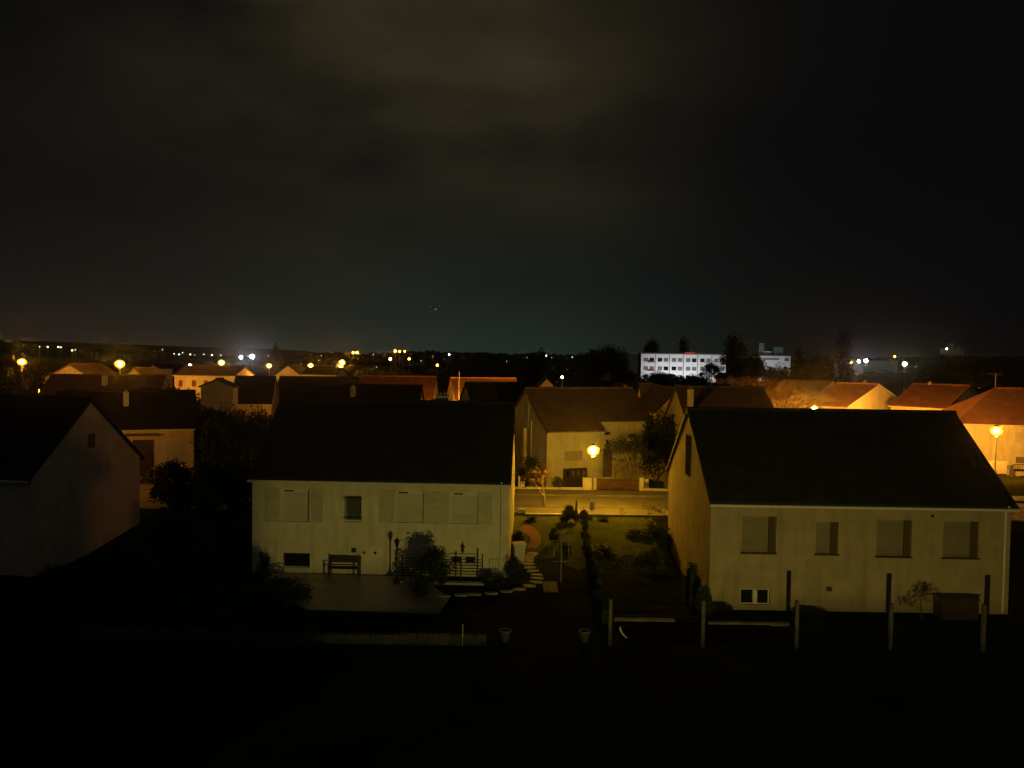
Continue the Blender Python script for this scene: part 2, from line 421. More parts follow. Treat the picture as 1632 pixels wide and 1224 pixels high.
def roller_window(hs, h, mat_sh, slot=False, shade_strip=None, sill=trim, v=.16):
    a, b, c, e = h
    fr = MB(); t = .05
    fr.box(a + .002, a + t, v - .04, v + .05, c + .002, e - .002); fr.box(b - t, b - .002, v - .04, v + .05, c + .002, e - .002)
    fr.box(a + t, b - t, v - .04, v + .05, e - .16, e - .002); fr.box(a + t, b - t, v - .04, v + .05, c + .002, c + .04)
    f = fr.build('window', trim if mat_sh is shut_w else shut_g, hs.root)
    s = MB(); z = c + .04
    while z < e - .16 - 1e-4:                                    # one curved slat after another
        z2 = min(z + .055, e - .16)
        s.face((a + t, v + .012, z), (b - t, v + .012, z), (b - t, v - .004, z + (z2 - z) * .5), (a + t, v - .004, z + (z2 - z) * .5))
        s.face((a + t, v - .004, z + (z2 - z) * .5), (b - t, v - .004, z + (z2 - z) * .5), (b - t, v + .012, z2), (a + t, v + .012, z2)); z = z2
    s.build('roller_shutter', mat_sh, f)
    k = MB(); k.box(a - .05, b + .05, -.06, v - .045, c - .05, c - .002); k.build('sill', sill, f)
    if slot:
        k = MB(); k.box(a + (b - a) * .12, a + (b - a) * .45, v - .055, v - .042, e - .12, e - .055); k.build('vent_slot', iron, f)
    if shade_strip:  # dark slats standing in for the shadow on the right of the recess
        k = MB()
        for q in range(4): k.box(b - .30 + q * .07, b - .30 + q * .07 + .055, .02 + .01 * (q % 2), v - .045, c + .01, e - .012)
        k.build('recess_shade_slats', shade_strip, f)
    return f
def swing_panel(hs, a, b, c, e):
    k = MB(); k.box(a, a + .05, -.05, -.012, c, e); k.box(b - .05, b, -.05, -.012, c, e)
    for z in (c, (c + e) / 2 - .03, e - .06): k.box(a + .05, b - .05, -.05, -.012, z, z + .06)
    z = c + .07
    while z < e - .08:
        k.face((a + .05, -.045, z), (b - .05, -.045, z), (b - .05, -.02, z + .035), (a + .05, -.02, z + .035)); z += .04
    k.face((a + .05, -.014, c), (b - .05, -.014, c), (b - .05, -.014, e), (a + .05, -.014, e))
    k.build('hinged_shutter', shut_panel, hs.root)
def basement_window(hs, h, bars=8, frame=trim, twin=False):
    a, b, c, e = h; v = .12
    fr = MB(); fr.box(a + .002, b - .002, v, v + .04, c + .002, c + .05); fr.box(a + .002, b - .002, v, v + .04, e - .05, e - .002)
    fr.box(a + .002, a + .05, v, v + .04, c + .05, e - .05); fr.box(b - .05, b - .002, v, v + .04, c + .05, e - .05)
    if twin: mx = (a + b) / 2; fr.box(mx - .09, mx + .09, v - .1, v + .04, c + .05, e - .05)
    f = fr.build('basement_window', frame, hs.root)
    p = MB(); p.face((a, v + .02, c), (b, v + .02, c), (b, v + .02, e), (a, v + .02, e)); p.build('pane', glass, f)
    if bars:
        g = MB()
        for k in range(bars):
            x = a + (b - a) * (k + .5) / bars; g.tube((x, .03, c), (x, .03, e), .012, n=6)
        g.tube((a, .03, c + .1), (b, .03, c + .1), .012, n=6); g.tube((a, .03, e - .1), (b, .03, e - .1), .012, n=6)
        g.build('grille', iron, f)
    return f

# --- house B: left of centre
PB, yB = (-12.42, 37.75), math.radians(-2.0)
hB = [rect(PB, yB, *q) for q in ((447, 492, 780, 831), (549, 576, 789, 832), (629, 675, 783, 833), (717, 762, 785, 835), (451, 494, 881, 905), (718, 735, 887, 899), (741, 758, 887, 899))]
B = House('cream two level house with open white shutters, bench and terrace, left of the lit lamp', PB, yB, 12.35, 8.8, 4.62, 7.92, 0, cream, roof_dark, hB)
for i in (0, 2, 3): roller_window(B, hB[i], shut_w, slot=True)
for i in (0, 2, 3):
    a, b, c, e = hB[i]; wd = (b - a) * .5
    swing_panel(B, a - wd - .03, a - .03, c - .03, e + .02); swing_panel(B, b + .03, b + .03 + wd, c - .03, e + .02)
a, b, c, e = hB[1]
m = MB(); m.box(a + .002, b - .002, .14, .18, c + .002, c + .07); m.box(a + .002, b - .002, .14, .18, e - .07, e - .002); m.box(a + .002, a + .06, .14, .18, c + .07, e - .07); m.box(b - .06, b - .002, .14, .18, c + .07, e - .07)
f = m.build('window', trim, B.root); f['label'] = 'small window behind black bars'
m = MB(); m.face((a, .17, c), (b, .17, c), (b, .17, e), (a, .17, e)); m.build('pane', pane_c, f)
m = MB(); m.box(a - .03, b + .03, -.05, .1, c - .06, c - .002); m.build('sill', trim, f)
m = MB()
for k in range(8): x = a + (b - a) * (k + .5) / 8; m.tube((x, -.05, c + .12), (x, -.05, e - .04), .014, n=6)
for z in (c + .2, e - .16): m.box(a - .09, b + .05, -.062, -.038, z, z + .03)
m.build('window_bars', iron, f)
basement_window(B, hB[4], 9); basement_window(B, hB[5], 4); basement_window(B, hB[6], 4)
a, b, c, e = hB[4]
m = MB(); m.box(a - .05, b + .05, -.05, -.003, c - .26, c - .2)
for k in range(14): x = a + (b - a) * (k + .5) / 14; m.box(x - .02, x + .02, -.045, -.003, c - .2, c - .03)
m.build('vent_grating', trim, B.root)
for (p, q, r2, s2) in ((561, 568, 873, 880), (579, 582, 879, 882), (597, 600, 879, 883)):
    a, b, c, e = rect(PB, yB, p, q, r2, s2); m = MB(); m.box(a, b, -.07, -.003, c, e); m.box(a + .02, b - .02, -.085, -.071, c + .02, e - .02); m.build('vent_cover', dark_wood, B.root)
B.downpipe(B.face_uz(799, 850)[0], 0.1)
B.chimney(8.5, 5.2, 8.35, m=brick2)

# --- house C: right of centre
PC, yC = (8.45, 33.0), math.radians(-0.6)
hC = [rect(PC, yC, *q) for q in ((1182, 1237, 823, 881), (1300, 1336, 832, 883), (1397, 1453, 829, 887), (1503, 1560, 831, 889), (1180, 1227, 939, 964))]
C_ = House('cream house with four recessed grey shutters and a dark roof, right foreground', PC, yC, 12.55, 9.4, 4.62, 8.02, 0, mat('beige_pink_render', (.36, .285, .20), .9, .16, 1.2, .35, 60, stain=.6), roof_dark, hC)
for i in range(4): roller_window(C_, hC[i], shut_g, shade_strip=mat('recess_shade_brown', (.085, .058, .035), .7, .2, 5), sill=dark_wood)  # dark brown strip imitates shade inside each window recess
basement_window(C_, hC[4], 0, trim, twin=True)
C_.downpipe(C_.face_uz(1600, 850)[0], 0.1)
for q in ((1317, 1325, 935, 942), (1484, 1488, 820, 824)):
    a, b, c, e = rect(PC, yC, *q); m = MB(); m.box(a, b, -.05, -.003, c, e); m.build('vent_cover', dark_wood, C_.root)
# attic window in the left gable and chimney
m = MB(); m.box(-.05, -.002, 4.1, 4.2, 5.0, 6.9); m.box(-.05, -.002, 5.0, 5.1, 5.0, 6.9); m.box(-.05, -.002, 4.2, 5.0, 6.8, 6.9); m.box(-.05, -.002, 4.2, 5.0, 5.0, 5.1)
matte = mat('matte_dark_frame', (.05, .04, .03), .95, .2, 5, spec=0.0); f = m.build('attic_window', matte, C_.root)
m = MB(); m.face((-.02, 4.2, 5.1), (-.02, 5.0, 5.1), (-.02, 5.0, 6.8), (-.02, 4.2, 6.8)); m.build('pane', matte, f)

# --- house A: far left, its right gable shows
dA = Vector((1.25, 7.5)).normalized(); yA = math.atan2(dA.y, dA.x) - math.pi / 2
PAr = Vector((-22.25, 36.4)); wA = 12.0
PA = (PAr.x - wA * math.cos(yA), PAr.y - wA * math.sin(yA))
A = House('dim house with a pointed side gable at the left edge of the picture', PA, yA, wA, 8.0, 4.65, 7.95, 0, cream2, roof_dark)
m = MB(); w = A.w
m.box(w + .002, w + .05, 3.6, 4.4, 5.5, 6.4); f = m.build('attic_window', trim, A.root)
m = MB(); m.face((w + .054, 3.7, 5.58), (w + .054, 4.3, 5.58), (w + .054, 4.3, 6.32), (w + .054, 3.7, 6.32)); m.build('pane', glass, f)

# --- house M: across the street, lit by the lamp
yM = math.radians(20); uM = Vector((math.cos(yM), math.sin(yM))); vM = Vector((-math.sin(yM), math.cos(yM)))
PM0 = Vector((2.79, 61.2)); PM = PM0 + vM * 1.0
slM = 3.1 / 4.0
Mh = House('house across the street with a brown roof, lit yellow by the lamp, garage door below', tuple(PM), yM, 9.7, 7.0, 4.72 + slM, 7.85, -.3, cream, roof_brown, front_ext=(0, 4.75, 1.0))
Mh.ze = 4.72 + slM; Mh.verge(m=roof_brown)
def onM(px0, px1, py0, py1, v):
    a, z0 = Mh.face_uz(px0, (py0 + py1) / 2, v); b, _ = Mh.face_uz(px1, (py0 + py1) / 2, v)
    _, c = Mh.face_uz((px0 + px1) / 2, py1, v); _, e = Mh.face_uz((px0 + px1) / 2, py0, v); return a, b, c, e
a, b, c, e = onM(899, 929, 717, 735, -1.0)
m = MB(); m.box(a, b, -1.03, -1.003, c, e)
f = m.build('window', trim, Mh.root); m = MB(); z = c + .05
while z < e - .1: m.box(a + .05, b - .05, -1.05, -1.032, z, z + .045); z += .055
m.build('roller_shutter', mat('tan_slats', (.36, .30, .20), .6, .1, 2, .5), f)
a, b, c, e = onM(897, 935, 746, 776, -1.0); c = -.3
m = MB(); m.box(a, b, -1.05, -1.003, c, e); f = m.build('garage_door', dark_wood, Mh.root)
for k in range(4):
    m = MB(); x = a + (b - a) * (.14 + k * .225); m.box(x, x + (b - a) * .10, -1.062, -1.052, e - .62, e - .22); m.build('pane', pane_c if k else glass, f)
a, b, c, e = onM(961, 975, 715, 764, 0); m = MB(); m.box(a, b, -.06, -.003, .9, e); f = m.build('front_door', dark_wood, Mh.root)
m = MB(); m.sphere((b - .12, -.09, 2.0), .04); m.build('handle', steel, f)
a, b, c, e = onM(963, 972, 688, 693, 0); m = MB(); m.box(a, b, -.04, -.003, c, e); m.build('vent_cover', dark_wood, Mh.root)
a, b, c, e = onM(965, 969, 703, 709, 0); m = MB(); m.lathe([(.05, 0), (.12, .08), (.12, .3), (.16, .32), (.02, .45)], 8, (a + .1, -.14, c)); m.box(a + .08, a + .12, -.1, -.003, c + .1, c + .14); m.build('wall_lantern', iron, Mh.root)
m = MB(); m.box(-.06, -.003, 2.9, 3.25, 4.8, 6.7); f = m.build('attic_window', trim, Mh.root)
m = MB(); m.tube((-.08, 2.2, -.2), (-.08, 2.2, 5.4), .05); m.build('downpipe', trim, Mh.root)
m = MB(); m.box(-.28, -.003, 3.4, 4.3, -.4, 4.7); m.build('chimney_breast', cream2, Mh.root)

def simple(label, pl, pr_, Ze, Y, d=8, ze=None, zr=None, zg=0, wall=ochre, roof=roof_dark, dyaw=0, name='house', cat='house', gutter=True):
    """house whose front eave runs between two image columns at depth Y"""
    a = W(pl[0], pl[1], Y); yaw = math.radians(dyaw)
    # right end: intersect
    cu = Vector((math.cos(yaw), math.sin(yaw), 0)); d2 = ray(*pr_)
    # solve a + t*cu = s*d2 (xy)
    det = cu.x * (-d2.y) - cu.y * (-d2.x)
    t = ((-a.x) * (-d2.y) - (-a.y) * (-d2.x)) / det
    return House(label, (a.x, a.y), yaw, abs(t), d, ze if ze else a.z, zr, zg, wall, roof, name=name, cat=cat, gutter=gutter)
def win(hs, u0, u1, z0, z1, m, name='window', v=-.05):
    k = MB(); k.box(u0, u1, v, -.003, z0, z1); f = k.build(name, m, hs.root); return f

# D1: orange lit wall behind the left gable
D1 = House('low orange lit house wall with one shuttered window, behind the left gable', (-33.8, 57.7), math.radians(22), 9.75, 8, 4.72, 7.25, -.3, ochre, roof_dark)
a, z1 = D1.face_uz(262, 700); b, z0 = D1.face_uz(292, 740)
f = win(D1, a, b, z0, z1, trim); k = MB(); z = z0 + .05
while z < z1 - .12: k.box(a + .06, b - .06, -.075, -.052, z, z + .05); z += .06
k.build('roller_shutter', shut_w, f)
a, _ = D1.face_uz(212, 720); b, _ = D1.face_uz(241, 720); f = win(D1, a, b, .0, D1.face_uz(225, 701)[1], dark_wood, 'porch_door', -.5)
a, _ = D1.face_uz(200, 690); k = MB(); k.box(a, a + 2.3, -.7, -.003, D1.face_uz(225, 694)[1], D1.face_uz(225, 691)[1]); k.build('porch_canopy', roof_brown, D1.root)
u, _ = D1.face_uz(201, 640, 2.4); D1.chimney(u, 2.4, W(201, 627, 60.5).z, .19, .2, trim)
# D2: reddish roof
D2 = simple('house under a dull red tiled roof with a bright chimney, behind the orange wall', (60, 631), (250, 629), 0, 80, 9, 5.6, 7.85, 0, ochre, roof_red, 14)
u, _ = D2.face_uz(167, 615, 2.6); D2.chimney(u, 2.6, W(167, 599, 84).z, .24, .24, trim)
# D6 : dark roof with orange lower wall
D6 = simple('house with a black roof above an orange lower wall, left of centre', (368, 639), (432, 640), 0, 88, 7.5, 5.0, 7.75, 0, ochre, roof_dark, 10)
D6.verge(m=ochre)
# ---- gable fronted house
def gable_front(label, pL, pApex, pR, Y, depth, zg=0, wall=ochre, roof=roof_dark, dyaw=0, window=None, group=None):
    L = W(*pL, Y); R = W(*pR, Y); Ap = W(*pApex, Y)
    wid = abs(R.x - L.x); ze = (L.z + R.z) / 2
    # ridge axis runs away from the camera: u = away, v = to the left
    yaw = math.radians(90 + dyaw)
    c = Vector(((L.x + R.x) / 2, Y)); cu = Vector((math.cos(yaw), math.sin(yaw))); cv = Vector((-math.sin(yaw), math.cos(yaw)))
    P0 = c - cv * wid / 2
    h = House(label, (P0.x, P0.y), yaw, depth, wid, ze, Ap.z, zg, wall, roof, gutter=False, ov=.2, gable_ov=.2, group=group)
    if window:
        # window on the u = 0 face, local v measured from the right corner
        a, b, z0, z1, mm = window
        k = MB(); k.box(-.06, -.003, wid * a, wid * b, z0, z1); k.build('window', mm, h.root)
    return h
gable_front('grey end wall with a clipped gable beside the black roof', (320, 617), (352, 606), (371, 617), 84, 1.6, 0, mat('dark_grey_render', (.20, .20, .19), .9, .2, 1.2, .3, 40), roof_dark)  # evenly darker grey render
D3 = gable_front('orange lit gable with a small dark window, at the left under the second lamp', (72, 604), (107, 582), (150, 603), 118, 9, 0, ochre, roof_brown, 0, (.42, .52, 5.9, 6.9, dark_wood))
gable_front('small bright gable just right of the second orange lamp', (198, 601), (213, 588), (230, 600), 128, 8, 0, ochre, roof_brown)
gable_front('tiny yellow lit gable under a white light', (237, 587), (245, 582), (252, 588), 190, 8, 0, cream, roof_dark)
gable_front('tiny yellow lit gable right of the red shuttered house', (367, 603), (372, 595), (378, 603), 165, 8, 0, cream, roof_dark)
G4 = gable_front('yellow lit gable at the centre left, beside two street lamps', (434, 602), (459, 583), (484, 602), 145, 9, 0, cream, roof_dark)
D5 = simple('house with a row of red shutters on an orange lit wall', (278, 604), (374, 603), 0, 124, 9, 7.0, 8.3, 0, cream, roof_brown, 0)
for q in (288, 309, 328, 347):
    a, z1 = D5.face_uz(q - 3, 606); b, z0 = D5.face_uz(q + 3, 616)
    for lo, hi in ((a, (a + b) / 2 - .02), ((a + b) / 2 + .02, b)): win(D5, lo, hi, z0, z1, shut_red, 'shutter')
g5 = simple('long low garage wall lit yellow behind the black roofs', (480, 600), (536, 601), 0, 135, 8, 7.1, 8.2, 0, cream2, roof_dark, -2)
# E1 brown roof, E0 black roof in front
E1 = simple('house with a brown lit roof edge and a bright yellow wall corner, centre left', (566, 634), (688, 635), 0, 86, 8, 5.6, 8.05, 0, cream, roof_red, 0)
E0 = simple('black roofed house hiding the lower part of the brown roof', (462, 648), (662, 650), 0, 66, 8, 5.0, 7.75, 0, grey_r, roof_dark, 0)
u, _ = E0.face_uz(563, 627, 2.7); E0.chimney(u, 2.7, W(563, 618, 68.7).z, .22, .2, brick2)
# F
F1 = simple('house with a long orange lit roof strip, centre', (727, 634), (832, 635), 0, 85, 7.5, 5.8, 8.0, 0, ochre, roof_or, 12)
simple('wide black roof behind the left foreground house, below the yellow gable', (436, 632), (566, 633), 0, 100, 8, 5.0, 7.45, 0, grey_r, roof_dark, 4)
F2 = House('house with a small pink gable and dark window in front of the orange roof', (-3.35, 71.5), math.radians(22), 5.4, 5.0, 5.6, 7.95, 0, ochre, roof_dark)
m = MB(); m.box(-.05, -.003, 2.1, 3.0, 4.7, 6.2); m.build('window', dark_wood, F2.root)
# M2 and N
M2 = gable_front('pale gable end rising right behind the lamp lit house', (1044, 657), (1080, 622), (1117, 657), 70, 9, 0, cream2, roof_dark, 4)
gable_front('tiny pink gable tip behind the brown roof', (985, 624), (996, 615), (1008, 624), 92, 8, 0, ochre, roof_dark)
M3 = simple('small pink lit house wall between two dark roofs', (1026, 650), (1046, 651), 0, 88, 6, 4.8, 7.6, 0, ochre, roof_dark, 0)
Nn = simple('dark brown roofed house behind the right foreground roof', (1098, 660), (1245, 662), 0, 58, 9, 5.6, 8.25, 0, cream2, roof_brown, 0)
u, _ = Nn.face_uz(1100, 640, 1.6); Nn.chimney(u, 1.6, W(1100, 621, 59.6).z, .2, .2)
gable_front('narrow lit gable left of the hipped black roof', (862, 613), (872, 604), (882, 615), 100, 9, 0, ochre, roof_dark)
gable_front('small lit gable below the floodlit block', (1158, 602), (1164, 597), (1171, 604), 150, 8, 0, ochre, roof_dark)
# O, P, Q, R : right
def slant(label, ridge_left, yawd, w, hd, ze, zr, zg, wall, roof):
    yw = math.radians(yawd); u = Vector((math.cos(yw), math.sin(yw))); v = Vector((-math.sin(yw), math.cos(yw)))
    p = Vector(ridge_left) - v * hd
    return House(label, (p.x, p.y), yw, w, hd * 2, ze, zr, zg, wall, roof)
Oo = slant('dark roofed house with a pale sloping roof edge, left of the orange roof', (34.4, 99.5), -45, 6.0, 6.2, 5.9, 8.0, .3, cream2, roof_brown)
Oo.verge(m=trim, left=False)
P_ = slant('house with a bright orange tiled roof and yellow gable beside a small lamp', (37.7, 91.2), -49, 4.6, 7.0, 5.75, 7.95, .3, cream, roof_or)
P_.verge(m=trim, left=False)
P_.chimney(2.6, 8.2, 8.3, .2, .2)
Q_ = slant('house with a dull red roof at the right, antenna ball on its ridge', (46.1, 90.5), -50, 5.8, 5.6, 5.8, 8.0, .3, ochre, roof_red)
Q_.verge(m=roof_or, left=False); Q_.chimney(1.8, 5.6, 8.3, .16, .16)
R_ = House('house flooded with orange light at the right edge, behind its street lamp', (41.2, 73.0), math.radians(-14), 13.0, 9.5, 5.1, 8.2, 1, cream, roof_red, hip=(4.6, 4.6))
a, z1 = R_.face_uz(1616, 687); b, z0 = R_.face_uz(1628, 706); f = win(R_, a, b, z0, z1, trim); k = MB(); k.box(a + .08, b - .08, -.07, -.052, z0 + .08, z1 - .08); k.build('pane', shut_w, f)
a, z1 = R_.face_uz(1619, 728); b, z0 = R_.face_uz(1632, 738); f = win(R_, a, b, z0, z1, pane_c, 'garage_window')
Q_root = Q_.root

# floodlit apartment block ---------------------------------------------------
def block():
    Y = 340; a = W(1022, 564, Y); b = W(1157, 567, Y); zb = 1.0; L = b.x - a.x; top = a.z
    r = thing('apartment_block', 'long white floodlit apartment block on the horizon', 'apartment block', (a.x, Y, 0), math.radians(0))
    m = MB(); m.box(0, L, 0, 12, zb, top); m.build('wall', white_r, r)
    m = MB(); m.box(-.4, L + .4, -.4, 12.4, top + .01, top + .5); m.build('roof', conc_d, r)
    hf = (top - 2.0) / 3
    n = 6
    for fl in range(3):
        z0 = 1.6 + fl * hf + hf * .22
        for k in range(n):
            u = L * (k + .08) / n
            for q in (0, 1):
                x = u + .6 + q * 2.6; w = MB(); w.box(x, x + 1.9, -.12, -.01, z0, z0 + hf * .45)
                f = w.build('window', pane_c if (k + fl + q) % 3 else glass, r)
        k0 = MB(); k0.box(L * .08, L * .155, -1.1, -.02, z0 - .4, z0 + .25); k0.build('balcony', shut_red if fl != 0 else leaf_g, r)
    for k in range(1, n):
        m = MB(); m.box(L * k / n - .12, L * k / n + .12, -.16, -.011, 1.2, top - .2); m.build('downpipe', conc_d, r)
    m = MB(); m.box(L * .52, L * .63, -.5, .3, top + .51, top + 1.0); s = m.build('sign_strip', emit('red_sign', (1, .04, .02), .5), r)
    # unlit wing to the left, its darkness put into the wall colour
    c = W(958, 563, Y + 2)
    r2 = thing('apartment_block', 'unlit black wing at the left end of the floodlit block', 'apartment block', (c.x, Y + 2, 0))
    m = MB(); m.box(0, a.x - c.x - .6, 0, 12, 1, c.z); m.build('wall', mat('unlit_wing_shade', (.018, .015, .014), .9), r2)
    m = MB(); m.box(-.3, a.x - c.x - .7, -.3, 12.3, c.z + .01, c.z + .35); m.build('roof', conc_d, r2)
    # right building
    Y = 380; a2 = W(1212, 567, Y); b2 = W(1260, 567, Y); L2 = b2.x - a2.x
    r3 = thing('office_building', 'white floodlit building with rooftop boxes, right of the long block', 'building', (a2.x, Y, 0))
    m = MB(); m.box(0, L2, 0, 14, 1, a2.z); m.build('wall', white_r, r3)
    m = MB(); m.box(-.3, L2 + .3, -.3, 14.3, a2.z + .01, a2.z + .4); m.build('roof', conc_d, r3)
    q = MB(); q.box(L2 * .10, L2 * .62, -.15, -.01, a2.z - 1.9, a2.z - 1.1); q.build('window_band', pane_c, r3)
    q = MB(); q.box(L2 * .8, L2 * .95, -.15, -.01, a2.z - 2.4, a2.z - .9); q.build('window', pane_c, r3)
    for (x0, x1, y0, nm, mm) in ((1217, 1229, 560, 'roof_room', white_r), (1232, 1247, 553, 'glass_tower', mat('teal_glass', (.12, .26, .24), .4)), (1209, 1217, 547, 'stair_tower', grey_r)):
        p = W(x0, y0, Y + 3); s_ = W(x1, y0, Y + 3); q = MB(); q.box(p.x - a2.x, s_.x - a2.x, 2, 9, a2.z + .41, p.z)
        f = q.build(nm, mm, r3)
        for j in range(3):
            q = MB(); w_ = (s_.x - p.x); q.box(p.x - a2.x + w_ * (.12 + .3 * j), p.x - a2.x + w_ * (.3 + .3 * j), 1.9, 1.99, a2.z + .8, p.z - .4); q.build('window', pane_c, f)
block()
Y = 330
a = W(1370, 580, Y); m = MB(); r = thing('warehouse', 'pale green lit warehouse between two white floodlights and the green lamp', 'warehouse', (a.x, Y + 6, 0))
b = W(1442, 580, Y); m.box(0, b.x - a.x, 0, 20, 0, W(1400, 575, Y).z); m.build('wall', mat('green_cladding', (.30, .36, .26), .7), r)
m = MB(); m.box(-.5, b.x - a.x + .5, -.5, 20.5, W(1400, 575, Y).z + .01, W(1400, 574, Y).z + .3); m.build('roof', conc_d, r)
m = MB(); m.box(.5, 4.2, -.2, -.01, 2, W(1400, 580, Y).z); m.build('loading_door', white_r, r)
r = thing('hilltop_building', 'faint pale building on the dark hill at the far right', 'building', W(1498, 560, 900))
m = MB(); m.box(0, 28, 0, 10, -3, 3.2); m.build('wall', grey_r, r); m = MB(); m.box(12, 17, 2, 8, 3.21, 9.5); m.build('tower', grey_r, r); m = MB(); m.box(19, 24, 1, 8, 3.21, 6); m.build('roof_room', grey_r, r)

# ------------------------------------------------------------------ lamps
SOD = (1.0, .385, .03); YEL = (1.0, .49, .02); WHT = (.86, .86, 1.0); WRM = (1, .8, .5); GRN = (.85, 1.0, .62)
def amber_glass(col):  # diffuser shell whose own glow imitates the halo round the lamp
    k = 'diffuser_%s' % (col,)
    if k in MAT: return MAT[k]
    m = bpy.data.materials.new('diffuser_glass'); m.use_nodes = True; nt = m.node_tree; nt.nodes.clear()  # glowing shell that imitates the lamp halo
    o = N(nt, 'ShaderNodeOutputMaterial'); e = N(nt, 'ShaderNodeEmission'); e.inputs[0].default_value = (*col, 1); e.inputs[1].default_value = 1.15
    tr = N(nt, 'ShaderNodeBsdfTransparent'); a = N(nt, 'ShaderNodeAddShader')
    nt.links.new(e.outputs[0], a.inputs[0]); nt.links.new(tr.outputs[0], a.inputs[1]); nt.links.new(a.outputs[0], o.inputs[0]); MAT[k] = m; return m
def lamp_globe(name, label, p, zg, r, col, stren, style='globe', group=None, cat='street lamp', amber=False):
    t = thing(name, label, cat, (p.x, p.y, zg), 0, group); h = p.z - zg
    m = MB()
    if style == 'globe':
        m.lathe([(.14, 0), (.14, .5), (.09, .6), (.055, .7), (.05, h - r - .12), (.10, h - r - .08), (.12, h - r + .02)], 12)
        m.build('post', steel, t)
        if amber:
            g = MB(); g.sphere((0, 0, h), r * (.55 if col == YEL else .42), 20, 12); g.build('bulb', emit(name + '_%d' % (len(MAT)), col, stren / (.3 if col == YEL else .176)), t, True)
            g = MB(); g.sphere((0, 0, h), r, 24, 14, .85); g.build('globe', amber_glass(col), t, True)  # shell round the bulb, its own glow imitates the halo
        else:
            g = MB(); g.sphere((0, 0, h), r, 20, 12); g.build('globe', emit(name + '_%d' % (len(MAT)), col, stren), t, True)
        c = MB(); c.lathe([(r * .45, h + r * .93), (r * .3, h + r * 1.08), (.02, h + r * 1.15)], 12); c.build('cap', iron, t)
    else:                                                        # arm with a flat lantern head
        m.lathe([(.13, 0), (.12, .8), (.07, 1.0), (.05, h + .25)], 8); m.tube((0, 0, h + .2), (.55, -.3, h + .28), .04)
        m.build('post', steel, t)
        k = MB(); k.sphere((0, 0, 0), r, 14, 8, .5); k.v = [(x + .6, y - .35, z + h + .02) for x, y, z in k.v]
        k.build('lens', emit(name + '_%d' % (len(MAT)), col, stren), t, True)
        q = MB(); q.lathe([(r * .7, r * .42), (r * .6, r * .6), (.05, r * .7)], 10); q.v = [(x + .6, y - .35, z + h + .02) for x, y, z in q.v]; q.build('lamp_head', iron, t)
    return t
lamp_globe('street_lamp', 'globe street lamp glowing yellow on a pale post before the house across the street', W(945.5, 718, 48.9), 1.1, .38, YEL, 420, amber=True)
lamp_globe('street_lamp', 'blazing orange street lamp in front of the house at the right edge', W(1588, 687, 66), 1.0, .46, SOD, 360, amber=True)
